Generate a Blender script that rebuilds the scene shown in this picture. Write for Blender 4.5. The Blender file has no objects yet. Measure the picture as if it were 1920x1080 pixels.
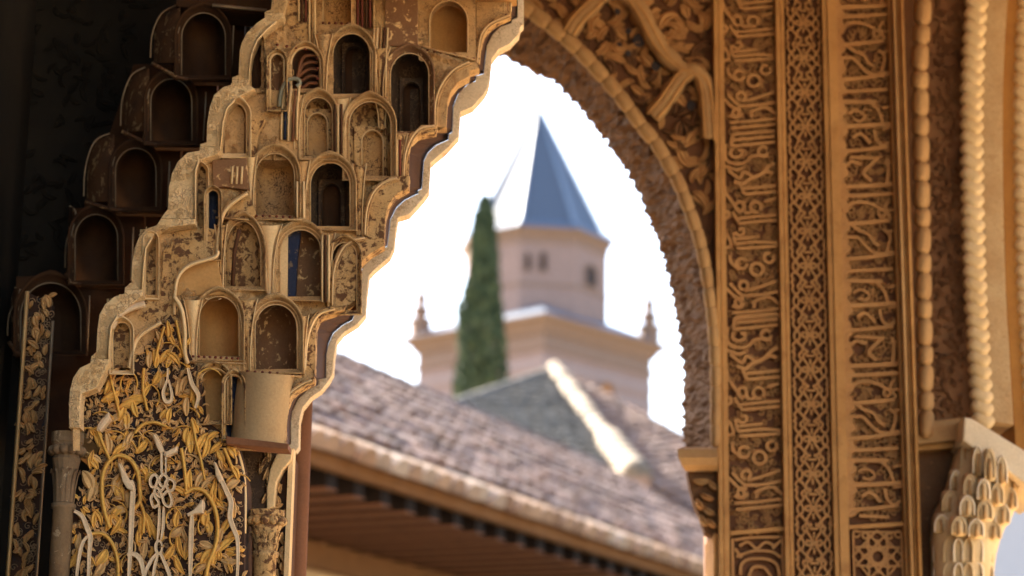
import bpy, math, random
from mathutils import Vector, Matrix, noise
random.seed(7)
sc = bpy.context.scene
PI = math.pi

# ------------------------------------------------------------------ camera
F_PX, PITCH, ROLL = 4000.0, math.radians(14.0), 0.0137      # focal length in pixels of a 1920 px wide frame
CAM = Vector((0, 0, 1.6))
FWD = Vector((0, math.cos(PITCH), math.sin(PITCH)))
R0, U0 = Vector((1, 0, 0)), Vector((0, -math.sin(PITCH), math.cos(PITCH)))
RT = R0 * math.cos(ROLL) + U0 * math.sin(ROLL)
UP = U0 * math.cos(ROLL) - R0 * math.sin(ROLL)
cd = bpy.data.cameras.new('camera')
cd.lens, cd.sensor_width = 75.0, 36.0
cd.clip_start, cd.clip_end = 0.05, 2000
cd.dof.use_dof = True
cd.dof.focus_distance = 5.0
cd.dof.aperture_fstop = 2.6
cam = bpy.data.objects.new('camera', cd)
sc.collection.objects.link(cam)
m = Matrix((RT, UP, -FWD)).transposed().to_4x4()
m.translation = CAM
cam.matrix_world = m
sc.camera = cam

# ------------------------------------------------------------------ sky, sun, exposure
SUN_EL, SUN_AZ = math.radians(37), math.radians(-48)       # azimuth from +Y, clockwise: the sun stands to the left
w = bpy.data.worlds.new('World'); sc.world = w; w.use_nodes = True
nt = w.node_tree; nt.nodes.clear()
sky = nt.nodes.new('ShaderNodeTexSky'); sky.sky_type = 'NISHITA'; sky.sun_disc = False
sky.sun_elevation = SUN_EL; sky.sun_rotation = SUN_AZ
sky.dust_density = 3.0; sky.air_density = 1.0; sky.ozone_density = 1.0
bg = nt.nodes.new('ShaderNodeBackground'); bg.inputs[1].default_value = 0.09
wo = nt.nodes.new('ShaderNodeOutputWorld')
nt.links.new(sky.outputs[0], bg.inputs[0]); nt.links.new(bg.outputs[0], wo.inputs[0])
sl = bpy.data.lights.new('sun', 'SUN'); sl.energy = 5.0; sl.angle = math.radians(0.5); sl.color = (1.0, 0.91, 0.77)
so = bpy.data.objects.new('sun', sl); sc.collection.objects.link(so)
sdir = Vector((math.sin(SUN_AZ) * math.cos(SUN_EL), math.cos(SUN_AZ) * math.cos(SUN_EL), math.sin(SUN_EL)))
so.rotation_euler = sdir.to_track_quat('Z', 'Y').to_euler()
so.location = (-30, 0, 40)
sc.view_settings.view_transform = 'Standard'; sc.view_settings.look = 'None'
sc.view_settings.gamma = 1.0; sc.view_settings.use_curve_mapping = False
sc.view_settings.exposure = 3.12
sc.cycles.use_denoising = True
sc.cycles.max_bounces = 8; sc.cycles.diffuse_bounces = 5; sc.cycles.glossy_bounces = 2
sc.cycles.sample_clamp_indirect = 6.0
sc.cycles.caustics_reflective = False; sc.cycles.caustics_refractive = False

# ------------------------------------------------------------------ placing helpers
def P(px, py, Y):
    """point at depth Y that the photograph shows at pixel (px, py)"""
    r = FWD + RT * ((px - 960) / F_PX) + UP * ((540 - py) / F_PX)
    return CAM + r * (Y / r.y)
def Q(px, py, Y):
    """the same for upright masonry of the right-hand pier: verticals stay vertical"""
    return Vector((P(px, 540, Y).x, Y, P(1530, py, Y).z))
def pxm(Y): return Y / (F_PX * math.cos(PITCH))             # metres per pixel at depth Y
WLOC = {}
def link(o):
    sc.collection.objects.link(o); return o
def tag(o, label=None, cat=None, group=None, kind=None):
    if label: o['label'] = label
    if cat: o['category'] = cat
    if group: o['group'] = group
    if kind: o['kind'] = kind
    return o
def thing(name, loc, label, cat, group=None):
    o = link(bpy.data.objects.new(name, None)); o.empty_display_size = 0.2
    o.location = loc; WLOC[o.name] = Vector(loc)
    return tag(o, label, cat, group)
def mesh(vs, fs, smooth=False):
    me = bpy.data.meshes.new('m'); me.from_pydata([tuple(v) for v in vs], [], fs); me.validate()
    if smooth: me.polygons.foreach_set('use_smooth', [True] * len(me.polygons))
    return me
def put(name, me, mat, parent=None, kind=None):
    """link a mesh given in world coordinates; its origin moves to its own middle"""
    n = len(me.vertices)
    if n == 0: return None
    co = [0.0] * (3 * n); me.vertices.foreach_get('co', co)
    c = Vector([(min(co[k::3]) + max(co[k::3])) / 2 for k in range(3)])
    me.transform(Matrix.Translation(-c))
    o = link(bpy.data.objects.new(name, me)); me.name = name
    if mat and not me.materials: me.materials.append(mat)
    if parent is not None:
        o.parent = parent; o.location = c - WLOC[parent.name]
    else:
        o.location = c
    WLOC[o.name] = c
    if kind: o['kind'] = kind
    return o
def copy_at(src, name, loc, rot, parent, scale=None):
    o = bpy.data.objects.new(name, src.data); link(o); o.parent = parent
    o.location = Vector(loc) - WLOC[parent.name]; o.rotation_euler = rot
    if scale: o.scale = scale
    WLOC[o.name] = Vector(loc); return o
class MB:
    def __init__(s): s.v, s.f = [], []
    def add(s, vf):
        b = len(s.v); s.v += vf[0]; s.f += [tuple(i + b for i in f) for f in vf[1]]; return s
    def put(s, name, mat, parent=None, smooth=False, kind=None): return put(name, mesh(s.v, s.f, smooth), mat, parent, kind)
def smooth(pts, n=5, closed=False):
    out = []; N = len(pts)
    if N < 3 or n < 2: return list(pts)
    rng = range(N if closed else N - 1)
    for i in rng:
        g = lambda k: pts[k % N] if closed else pts[max(0, min(N - 1, k))]
        p0, p1, p2, p3 = g(i - 1), g(i), g(i + 1), g(i + 2)
        for k in range(n):
            t = k / n
            out.append(tuple(0.5 * (2 * p1[j] + (p2[j] - p0[j]) * t + (2 * p0[j] - 5 * p1[j] + 4 * p2[j] - p3[j]) * t * t
                       + (3 * p1[j] - p0[j] - 3 * p2[j] + p3[j]) * t ** 3) for j in range(len(p1))))
    if not closed: out.append(tuple(pts[-1]))
    return out
def fill_mesh(polys, Y, thick, bevel=0.0012, M=P):
    """plate from pixel outlines (the first the outer one, the rest holes), front face at depth Y, with softened edges"""
    cu = bpy.data.curves.new('c', 'CURVE'); cu.dimensions = '2D'; cu.fill_mode = 'BOTH'
    cu.extrude = max(thick / 2 - bevel, 0.0004); cu.bevel_depth = bevel; cu.bevel_resolution = 1; cu.offset = -bevel
    for pl in polys:
        s = cu.splines.new('POLY'); s.points.add(len(pl) - 1); s.use_cyclic_u = True
        for k, q in enumerate(pl):
            p = M(q[0], q[1], Y); s.points[k].co = (p.x, p.z, 0, 1)
    o = bpy.data.objects.new('c', cu)
    me = bpy.data.meshes.new_from_object(o)
    bpy.data.objects.remove(o); bpy.data.curves.remove(cu)
    me.transform(Matrix.Translation((0, Y + thick / 2, 0)) @ Matrix.Rotation(PI / 2, 4, 'X'))
    me.polygons.foreach_set('use_smooth', [False] * len(me.polygons))
    return me
def plate(name, parent, polys, Y, thick, mat, bevel=0.0012, M=P, kind=None):
    if not isinstance(polys[0], list): polys = [polys]
    me = fill_mesh(polys, Y, thick, bevel, M); me.materials.clear()
    return put(name, me, mat, parent, kind)
FLAT = ((1, 0), (.93, .8), (.78, 1), (0, .94), (-.78, 1), (-.93, .8), (-1, 0))
def sweep(pts, width, H, Y, M=P, K=6, taper=(1, 1), base=0.0, closed=False, Yend=None, prof='round'):
    """moulding along a pixel polyline: width in pixels, height H metres towards the camera"""
    vs, fs = [], []; N = len(pts)
    for i, p in enumerate(pts):
        a = pts[(i - 1) % N] if closed else pts[max(0, i - 1)]; b = pts[(i + 1) % N] if closed else pts[min(N - 1, i + 1)]
        tx, ty = b[0] - a[0], b[1] - a[1]; l = math.hypot(tx, ty) or 1; nx, ny = -ty / l, tx / l
        t = i / max(1, N - 1); wd = width * (taper[0] + (taper[1] - taper[0]) * t) if not callable(taper) else width * taper(t)
        y0 = Y if Yend is None else Y + (Yend - Y) * t
        for k in range(K + 1):
            a2 = PI * k / K
            if prof == 'round': o, h = math.cos(a2), math.sin(a2)
            else: o, h = FLAT[k]
            vs.append(M(p[0] + nx * o * wd / 2, p[1] + ny * o * wd / 2, y0 + base - H * h))
    R = N if closed else N - 1
    for i in range(R):
        for k in range(K):
            a = i * (K + 1) + k; b = ((i + 1) % N) * (K + 1) + k
            fs.append((a, a + 1, b + 1, b))
    if not closed:
        fs.append(tuple(range(K, -1, -1))); fs.append(tuple((N - 1) * (K + 1) + k for k in range(K + 1)))
    return vs, fs
def arch(x0, x1, yt, yb, n=10, hh=None, ybr=None, pt=0.0):
    """outline of an arched opening, from the bottom left over the top to the bottom right"""
    c, r = (x0 + x1) / 2, (x1 - x0) / 2; hh = hh or min(r * 1.12, (yb - yt) * 0.8); ys = yt + hh
    out = [(x0, yb)]
    for k in range(2 * n + 1):
        a = PI * (1 - k / (2 * n)); out.append((c + r * math.cos(a) , ys - hh * (math.sin(a) + pt * (1 - abs(math.cos(a))) ** 2)))
    out.append((x1, ybr if ybr is not None else yb)); return out
def recess(x0, x1, yt, yb, Y, depth, M=P, n=10, m2=12, hh=None):
    """the hollow behind an arched opening: half round in plan, ending in a quarter dome"""
    c, r = (x0 + x1) / 2, (x1 - x0) / 2; hh = hh or min(r * 1.12, (yb - yt) * 0.8); ys = yt + hh
    rows = [(yb, 1.0), ((yb + ys) / 2, 1.0)] + [(ys - hh * math.sin(PI / 2 * k / n), math.cos(PI / 2 * k / n)) for k in range(n + 1)]
    vs, fs = [], []
    for (y, s) in rows:
        for j in range(m2 + 1):
            a = PI * (1 - j / m2); vs.append(M(c + r * s * math.cos(a), y, Y + depth * (0.25 + 0.75 * max(s, 0.02)) * max(0, math.sin(a)) ** 0.7))
    for i in range(len(rows) - 1):
        for j in range(m2):
            a = i * (m2 + 1) + j; fs.append((a, a + 1, a + m2 + 2, a + m2 + 1))
    return vs, fs
def leaf(x, y, ang, L, W, Y, H=0.012, bend=0.5, M=P, n=7):
    """curled leaf with a vein and thickness; angle in degrees, anticlockwise from the right"""
    vs, fs = [], []; a = math.radians(ang); px, py = x, y; st = L / n
    for i in range(n + 1):
        t = i / n; wd = W / 2 * (math.sin(PI * min(1, t * 0.93 + 0.05)) ** 0.75); nx, ny = math.sin(a), math.cos(a)
        lift = H * (0.55 + 0.45 * math.sin(PI * t))
        for o, h in ((-1, 0), (-.98, .7), (-.62, 1), (.08, .74), (.5, .95), (.97, .62), (1, 0)):
            vs.append(M(px + nx * o * wd, py + ny * o * wd, Y - lift * h))
        px += math.cos(a) * st; py -= math.sin(a) * st; a += bend / n
    for i in range(n):
        for k in range(6):
            q = i * 7 + k; fs.append((q, q + 1, q + 8, q + 7))
    return vs, fs
def box(x0, x1, y0, y1, z0, z1):
    v = [(x, y, z) for z in (z0, z1) for y in (y0, y1) for x in (x0, x1)]
    return [Vector(q) for q in v], [(0, 2, 3, 1), (4, 5, 7, 6), (0, 1, 5, 4), (2, 6, 7, 3), (1, 3, 7, 5), (0, 4, 6, 2)]
def lathe(c, prof, n=16, ax=0.0, sx=1, sy=1):
    vs, fs = [], []
    for r, z in prof:
        for k in range(n):
            a = 2 * PI * (k + ax) / n; vs.append(Vector((c[0] + r * sx * math.cos(a), c[1] + r * sy * math.sin(a), c[2] + z)))
    for i in range(len(prof) - 1):
        for k in range(n):
            fs.append((i * n + k, i * n + (k + 1) % n, (i + 1) * n + (k + 1) % n, (i + 1) * n + k))
    fs.append(tuple(range(n - 1, -1, -1))); fs.append(tuple((len(prof) - 1) * n + k for k in range(n)))
    return vs, fs

# ------------------------------------------------------------------ materials
def nodes(name, rough=0.85):
    mt = bpy.data.materials.new(name); mt.use_nodes = True; t = mt.node_tree
    b = t.nodes['Principled BSDF']; b.inputs['Roughness'].default_value = rough
    b.inputs['Specular IOR Level'].default_value = 0.25
    return mt, t, b
def N(t, kind, **kw):
    n = t.nodes.new(kind)
    for k, v in kw.items():
        if k in n.inputs.keys(): n.inputs[k].default_value = v
        else: setattr(n, k, v)
    return n
def ramp(t, src, stops):
    r = t.nodes.new('ShaderNodeValToRGB'); e = r.color_ramp.elements
    while len(e) < len(stops): e.new(0.5)
    for q, (p, c) in zip(e, stops):
        q.position = p; q.color = (c, c, c, 1) if not isinstance(c, tuple) else c + (1,)
    t.links.new(src, r.inputs[0]); return r.outputs[0]
def mix(t, fac, a, b, mode='MIX'):
    n = t.nodes.new('ShaderNodeMix'); n.data_type = 'RGBA'; n.blend_type = mode
    for s, q in ((0, fac), (6, a), (7, b)):
        if isinstance(q, (int, float)): n.inputs[s].default_value = q
        elif isinstance(q, tuple): n.inputs[s].default_value = q + (1,)
        else: t.links.new(q, n.inputs[s])
    return n.outputs[2]
def plaster(name, c1, c2, flake=None, famt=0.5, fscale=30, line=None, lamt=0.0, lscale=90, bump=0.4, bscale=140, patch=None, pamt=.5, rough=0.88, fsoft=0.03):
    """lime plaster: two tones of ground, old paint that has flaked off in islands, scratched scroll lines"""
    mt, t, b = nodes(name, rough)
    g = t.nodes.new('ShaderNodeNewGeometry'); pos = g.outputs['Position']
    n1 = N(t, 'ShaderNodeTexNoise', Scale=9.0, Detail=6.0, Roughness=0.62); t.links.new(pos, n1.inputs['Vector'])
    col = mix(t, ramp(t, n1.outputs[0], [(.32, 0.0), (.68, 1.0)]), c1, c2)
    nf = N(t, 'ShaderNodeTexNoise', Scale=160.0, Detail=5.0, Roughness=0.7); t.links.new(pos, nf.inputs['Vector'])
    col = mix(t, 0.45, col, ramp(t, nf.outputs[0], [(.25, 0.45), (.7, 1.0)]), 'MULTIPLY')
    hgt = nf.outputs[0]
    if patch:
        n3 = N(t, 'ShaderNodeTexNoise', Scale=14.0, Detail=4.0, Roughness=0.6, Distortion=0.6); t.links.new(pos, n3.inputs['Vector'])
        col = mix(t, ramp(t, n3.outputs[0], [(pamt, 0.0), (pamt + 0.08, 1.0)]), col, patch)
    fm = None
    if line and lamt > 0:
        nw = N(t, 'ShaderNodeTexNoise', Scale=lscale * .5, Detail=2.0); t.links.new(pos, nw.inputs['Vector'])
        wv = mix(t, 0.06, pos, nw.outputs['Color'], 'ADD')
        vo = N(t, 'ShaderNodeTexVoronoi', Scale=lscale); vo.feature = 'DISTANCE_TO_EDGE'; t.links.new(wv, vo.inputs['Vector'])
        lm = ramp(t, vo.outputs['Distance'], [(.02, 1.0), (.09, 0.0)])
        nm = N(t, 'ShaderNodeTexNoise', Scale=22.0, Detail=3.0); t.links.new(pos, nm.inputs['Vector'])
        lm2 = mix(t, 1.0, lm, ramp(t, nm.outputs[0], [(.42, 0.0), (.55, lamt)]), 'MULTIPLY')
        col = mix(t, lm2, col, line)
        fm = lm
    if flake:
        n2 = N(t, 'ShaderNodeTexNoise', Scale=float(fscale), Detail=7.0, Roughness=0.66, Distortion=0.4); t.links.new(pos, n2.inputs['Vector'])
        f2 = ramp(t, n2.outputs[0], [(1 - famt - fsoft, 0.0), (1 - famt + fsoft, 1.0)])
        col = mix(t, f2, col, flake)
        hgt = mix(t, 0.5, hgt, f2, 'SUBTRACT')
    if fm is not None: hgt = mix(t, 0.5, hgt, fm, 'SUBTRACT')
    n4 = N(t, 'ShaderNodeTexNoise', Scale=float(bscale) * .25, Detail=4.0); t.links.new(pos, n4.inputs['Vector'])
    hgt = mix(t, 0.5, hgt, n4.outputs[0])
    bp = N(t, 'ShaderNodeBump', Strength=bump, Distance=0.004); t.links.new(hgt, bp.inputs['Height'])
    t.links.new(col, b.inputs['Base Color']); t.links.new(bp.outputs[0], b.inputs['Normal'])
    return mt
PALE = (.82, .565, .285); PALE2 = (.70, .445, .19); TAN = (.56, .305, .10); TAN2 = (.44, .22, .068)
BRN = (.135, .062, .026); BRN2 = (.20, .095, .04); INK = (.07, .035, .02)
M_pale = plaster('pale_plaster', PALE, PALE2, line=(.30, .17, .08), lamt=.75, lscale=75, bump=.7)
M_smoothpale = plaster('smooth_plaster', PALE, PALE2, bump=.5, flake=(.30, .16, .065), famt=.33, fscale=45)
M_moth = plaster('moulding_plaster', (.66, .41, .175), (.53, .295, .11), flake=BRN2, famt=.37, fscale=85, bump=.7, line=INK, lamt=.7, lscale=120, patch=(.36, .19, .07), pamt=.56)
M_flaky = plaster('flaking_paint', PALE2, TAN, flake=BRN, famt=.47, fscale=55, bump=.8, line=INK, lamt=.5, lscale=110)
M_flakyb = plaster('brown_flaking_paint', BRN2, (.25, .125, .055), flake=PALE2, famt=.40, fscale=45, bump=.8)
M_tan = plaster('tan_plaster', TAN, TAN2, bump=.35, flake=BRN2, famt=.30, fscale=60)
M_tanp = plaster('painted_plaster', TAN, (.42, .25, .11), line=INK, lamt=1.0, lscale=85, flake=INK, famt=.36, fscale=75, bump=.4)
M_brown = plaster('brown_paint', (.085, .034, .014), (.12, .05, .02), bump=.3, flake=(.2, .1, .04), famt=.26, fscale=40)
M_red = plaster('red_paint', (.20, .045, .025), (.14, .04, .02), bump=.3, flake=TAN, famt=.3, fscale=60)
M_blue = plaster('blue_paint', (.016, .022, .05), (.03, .036, .062), bump=.4, flake=(.16, .11, .07), famt=.40, fscale=60)
M_dusk = plaster('shade_toned_paint', (.06, .038, .025), (.11, .06, .03), flake=(.22, .14, .07), famt=.36, fscale=60, bump=.6, line=(.25, .15, .07), lamt=.7, lscale=70)  # dark tone carries the shade inside the deep niches; flakes are random
M_shade = plaster('shade_toned_plaster', (.085, .036, .012), (.04, .017, .007), bump=.5, flake=(.13, .065, .025), famt=.30, fscale=22)  # shade of the unlit niches put into the plaster colour
M_shaderim = plaster('shade_toned_moulding', (.42, .31, .19), (.24, .16, .09), bump=.4)  # dimmed moulding, shade put into its colour
M_shadepatch = plaster('shade_toned_flaking_plaster', (.15, .065, .024), (.07, .035, .018), flake=(.30, .19, .09), famt=.42, fscale=28, bump=.6)  # flaking plaster darkened to carry the shade
M_darkwall = plaster('shade_black_wall', (.016, .012, .007), (.008, .006, .004), bump=.5)  # near-black: the shade at the left is put into the colour
M_ochre = plaster('yellow_ochre_leaf', (.84, .47, .10), (.70, .36, .075), bump=.5, flake=(.24, .12, .045), famt=.36, fscale=60)
M_leafpale = plaster('pale_leaf', (.74, .46, .19), (.58, .33, .12), bump=.5, flake=BRN, famt=.33, fscale=60)
M_script = plaster('white_script', (.80, .57, .34), (.70, .47, .25), bump=.4, flake=BRN2, famt=.28, fscale=70)
M_ground = plaster('dark_panel_ground', (.04, .02, .012), (.075, .034, .018), bump=.5, flake=(.018, .02, .026), famt=.40, fscale=25)
M_filig = plaster('filigree', (.44, .29, .15), (.26, .15, .07), bump=.2)
M_wood = plaster('old_red_wood', (.25, .10, .042), (.19, .075, .03), bump=.5, flake=(.10, .045, .02), famt=.32, fscale=40)
# right-hand masonry
M_gold = plaster('ochre_stucco', (.49, .26, .085), (.38, .19, .06), bump=.6, flake=(.29, .14, .045), famt=.38, fscale=18, fsoft=.1)
M_letter = plaster('ochre_letter_stucco', (.47, .25, .09), (.37, .185, .065), bump=.6, flake=(.24, .11, .04), famt=.34, fscale=40)
M_field = plaster('red_brown_field', (.16, .068, .028), (.11, .046, .02), bump=.4, flake=(.02, .025, .03), famt=.28, fscale=12)
M_sof = plaster('brown_scaly_stucco', (.17, .08, .031), (.11, .05, .021), bump=1.0, bscale=300, flake=(.26, .13, .05), famt=.36, fscale=60)
M_sof2 = plaster('brown_carved_stucco', (.27, .125, .05), (.19, .085, .036), bump=1.0, bscale=300)
M_bead = plaster('bead_stucco', (.42, .25, .10), (.33, .18, .07), bump=.5)
M_rope = plaster('bright_rope_stucco', (.66, .49, .27), (.58, .40, .19), bump=.3)
M_sand = plaster('sandy_stucco', (.58, .40, .20), (.47, .29, .13), bump=1.0, bscale=500, flake=(.36, .21, .09), famt=.40, fscale=120)
M_orange = plaster('orange_stucco', (.40, .19, .045), (.34, .15, .035), bump=.2)
M_marble = plaster('cream_marble', (.78, .65, .45), (.70, .55, .35), bump=.15)
# far things
M_court = plaster('court_floor', (.76, .57, .36), (.68, .49, .29), bump=.2)
M_brick = plaster('pale_brick', (.32, .225, .195), (.245, .165, .14), bump=.3)
M_earth = plaster('garden_earth', (.20, .16, .11), (.14, .12, .07), bump=.3)
M_stone = plaster('tower_stone', (.27, .18, .135), (.22, .14, .10), bump=.2)
M_brickor = plaster('orange_brick', (.42, .19, .07), (.34, .15, .06), bump=.2)
M_slate = plaster('slate', (.085, .108, .150), (.07, .09, .13), bump=.1, rough=.5)
M_lead = plaster('lead_hip', (.17, .22, .30), (.14, .19, .27), bump=.1, rough=.5)
def tilemat(name, cols):
    mt, t, b = nodes(name, .85)
    oi = t.nodes.new('ShaderNodeObjectInfo'); g = t.nodes.new('ShaderNodeNewGeometry')
    n = N(t, 'ShaderNodeTexNoise', Scale=6.0, Detail=5.0); t.links.new(g.outputs['Position'], n.inputs['Vector'])
    ri = t.nodes.new('ShaderNodeMath'); ri.operation = 'ADD'
    t.links.new(g.outputs['Random Per Island'], ri.inputs[0]); t.links.new(oi.outputs['Random'], ri.inputs[1])
    fr = t.nodes.new('ShaderNodeMath'); fr.operation = 'FRACT'; t.links.new(ri.outputs[0], fr.inputs[0])
    c = ramp(t, fr.outputs[0], [(i / (len(cols) - 1), q) for i, q in enumerate(cols)])
    c = mix(t, .6, c, ramp(t, n.outputs[0], [(.3, .5), (.65, 1.0)]), 'MULTIPLY')
    t.links.new(c, b.inputs['Base Color']); return mt
M_tile = tilemat('old_roof_tile', [(.155, .092, .07), (.21, .135, .105), (.125, .08, .066), (.26, .175, .142), (.19, .105, .076), (.14, .098, .084), (.235, .16, .13), (.165, .10, .08)])
M_tileg = tilemat('grey_roof_tile', [(.06, .057, .052), (.085, .08, .072), (.05, .048, .045), (.11, .10, .085), (.07, .065, .06)])
M_eavetile = tilemat('eave_tile', [(.26, .15, .085), (.34, .22, .14), (.20, .11, .065), (.42, .33, .25)])
M_rafter = plaster('dark_rafter', (.15, .063, .032), (.105, .044, .023), bump=.3)
M_rafterlit = plaster('rafter_lit_tone', (.19, .08, .04), (.14, .06, .03), bump=.3)
M_band = plaster('pale_stone_band', (.335, .262, .25), (.27, .20, .19), bump=.2)
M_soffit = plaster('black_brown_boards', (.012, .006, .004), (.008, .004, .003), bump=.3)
M_fascia = plaster('ochre_fascia', (.22, .105, .042), (.17, .08, .032), bump=.3)
M_mortar = plaster('ridge_mortar', (.17, .135, .10), (.135, .105, .075), bump=.4)
M_cream = plaster('cream_render', (.62, .45, .27), (.55, .38, .21), bump=.2)
M_lav = plaster('pale_render', (.50, .49, .50), (.46, .45, .47), bump=.1)
M_trunk = plaster('bark', (.10, .07, .05), (.07, .05, .035), bump=.5)
M_void = plaster('dark_opening', (.05, .04, .04), (.04, .03, .03), bump=.1)
def leafmat():
    mt, t, b = nodes('cypress_foliage', .7)
    g = t.nodes.new('ShaderNodeNewGeometry')
    c = ramp(t, g.outputs['Random Per Island'], [(0, (.022, .04, .022)), (.5, (.04, .065, .032)), (1, (.075, .10, .042))])
    t.links.new(c, b.inputs['Base Color']); return mt
M_cyp = leafmat()

# ------------------------------------------------------------------ setting
gm = MB()
gm.v = [Vector((0, 0, 0))] + [Vector((700 * math.cos(a * PI / 24), 700 * math.sin(a * PI / 24), 0)) for a in range(48)]
gm.f = [(0, 1 + k, 1 + (k + 1) % 48) for k in range(48)]
tag(gm.put('ground', M_earth), kind='structure')
tag(MB().add(([Vector((-14, -22, .004)), Vector((18, -22, .004)), Vector((18, 9.5, .004)), Vector((-14, 9.5, .004))], [(0, 1, 2, 3)])).put('court_floor', M_court), kind='structure')
# the gallery the photographer looks through: its ceiling over the arches
tag(MB().add(box(-4.0, 6.0, 1.6, 8.0, 4.75, 5.1)).put('ceiling', M_wood), kind='structure')
tag(MB().add(box(-9.0, 7.0, 8.001, 9.6, 5.4, 5.55)).put('sun_block_slab', M_wood), kind='structure')  # added unseen slab that keeps the sun off the arch underside
tag(MB().add(box(-1.75, -1.4, -9.0, 7.9, 0.0, 4.749)).put('light_block_left', M_darkwall), kind='structure')  # added wall that blocks light from the left

# ------------------------------------------------------------------ long tiled roof
A = P(590, 835, 14.0); B = P(1330, 1070, 21.4)
ED = Vector((B.x - A.x, B.y - A.y, 0)).normalized(); EN = Vector((-ED.y, ED.x, 0)); SLOPE = math.radians(32)
EU = EN * math.cos(SLOPE) + Vector((0, 0, math.sin(SLOPE))); ENORM = ED.cross(EU)
if ENORM.z < 0: ENORM = -ENORM
def barrel(L=0.46, r=0.105, n=6, r2=0.085, th=0.016):
    """one half-round roof tile lying along +Y, its broad end at the origin"""
    vs, fs = [], []
    for (y, rr) in ((0, r), (L, r2)):
        for q in (rr, rr - th):
            for k in range(n + 1):
                a = PI * k / n; vs.append((q * math.cos(a), y, q * math.sin(a) * 0.8))
    s = n + 1
    for k in range(n):
        fs += [(k, k + 1, 2 * s + k + 1, 2 * s + k), (s + k + 1, s + k, 3 * s + k, 3 * s + k + 1), (k + 1, k, s + k, s + k + 1)]
    fs += [(0, 2 * s, 3 * s, s), (n, s + n, 3 * s + n, 2 * s + n), tuple(range(2 * s - 1, s - 1, -1))]
    return mesh(vs, fs, False)
TILE = barrel(); TILE.materials.append(M_tile)
TILEG = barrel(); TILEG.materials.append(M_tileg)
TILEE = barrel(); TILEE.materials.append(M_eavetile)
def axes_rot(x, y, z): return Matrix((x, y, z)).transposed().to_euler()
def tile_field(root, O, U, V, Nn, cells, me, keep=300, sp=0.24):
    """tiles on the plane through O (U along the eave, V up the slope); cells are (u, v) positions, nearest ones first"""
    cells = sorted(cells, key=lambda c: (O + U * c[0] + V * c[1] - CAM).length)
    rest = MB(); src = [(tuple(v.co)) for v in me.vertices]; pol = [tuple(p.vertices) for p in me.polygons]
    for i, (u, v) in enumerate(cells):
        ju, jt = random.uniform(-.025, .025), random.uniform(-.10, .10)
        U2 = (U * math.cos(jt) + V * math.sin(jt)).normalized(); V2 = Nn.cross(U2) if Nn.cross(U2).dot(V) > 0 else -Nn.cross(U2)
        p = O + U * (u + ju) + V * (v + random.uniform(-.02, .02)) + Nn * random.uniform(-.005, .03)
        tilt = V2 * 0.992 - Nn * 0.09; N2 = U2.cross(tilt); 
        if N2.dot(Nn) < 0: N2 = -N2
        p = p + Nn * 0.045
        if i < keep:
            o = link(bpy.data.objects.new('tile', me)); o.parent = root; o.location = p - WLOC[root.name]
            o.rotation_euler = axes_rot(U2, tilt, N2 if U2.cross(tilt).dot(N2) > 0 else -N2)
        else:
            b0 = len(rest.v); rest.v += [p + U2 * a + tilt * b + N2 * c for a, b, c in src]; rest.f += [tuple(k + b0 for k in f) for f in pol]
    if rest.v: rest.put('far_tiles', me.materials[0], root, kind='stuff')
roof = thing('tiled_roof', (A.x, A.y, 0), 'long brown barrel tiled roof with dark rafters under its eave, in front of the tower', 'roof')
U_MIN, U_MAX, V_MAX = -2.6, 13.5, 3.85
def rp(u, v, h=0): return A + ED * u + EU * v + ENORM * h
MB().add(([rp(U_MIN, -.02, .0), rp(U_MAX, -.02, .0), rp(U_MAX, V_MAX, .0), rp(U_MIN, V_MAX, .0), rp(U_MIN, -.02, -.05), rp(U_MAX, -.02, -.05), rp(U_MAX, V_MAX, -.05), rp(U_MIN, V_MAX, -.05)],
    [(0, 1, 2, 3), (7, 6, 5, 4), (0, 4, 5, 1), (1, 5, 6, 2), (2, 6, 7, 3), (3, 7, 4, 0)])).put('roof_deck', M_tile, roof)
cols = int((U_MAX - U_MIN) / 0.24)
cells = [(U_MIN + (c + .5) * 0.24, r * 0.37 + 0.28) for c in range(cols) for r in range(int((V_MAX - .2) / 0.37))]
tile_field(roof, A, ED, EU, ENORM, cells, TILE, 260)
for c in range(cols):       # the row of pale tile mouths along the eave
    o = link(bpy.data.objects.new('eave_tile', TILEE)); o.parent = roof
    o.location = rp(U_MIN + (c + .5) * 0.24, -.17 + random.uniform(-.03, .03), .035) - WLOC[roof.name]; o.scale = (1.08, .8, 1.45)
    V2 = (EU * 0.99 - ENORM * .1).normalized(); jt = random.uniform(-.06, .06); X2 = (ED + EU * jt).normalized(); o.rotation_euler = axes_rot(X2, V2, X2.cross(V2) if X2.cross(V2).dot(ENORM) > 0 else -X2.cross(V2))
H = Vector((0, 0, 1))
def obox(root, name, mat, O, X, Y, Z, x0, x1, y0, y1, z0, z1):
    vs, fs = box(x0, x1, y0, y1, z0, z1)
    vs = [O + X * v[0] + Y * v[1] + Z * v[2] for v in vs]
    return put(name, mesh(vs, fs), mat, root)
obox(roof, 'fascia', M_fascia, A, ED, EN, H, U_MIN, U_MAX, -.03, .055, -.13, -.035)
for k in range(40):        # rafters under the eave
    u = U_MIN + 0.15 + k * 0.40
    rf = obox(roof, 'rafter', M_soffit, A, ED, EN, H, u - .07, u + .07, .0551, 1.6, -.235, -.10)  # near-black rafter, its shaded side put into the colour
    obox(rf, 'lit_strip', M_rafterlit, A, ED, EN, H, u - .08, u + .08, .0553, 1.6, -.250, -.2352)  # paler strip stands in for the lit rafter underside
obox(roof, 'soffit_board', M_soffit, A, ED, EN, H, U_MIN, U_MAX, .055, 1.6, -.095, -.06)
obox(roof, 'wall_beam', M_fascia, A, ED, EN, H, U_MIN, U_MAX, 1.45, 1.64, -.46, -.262)
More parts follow.
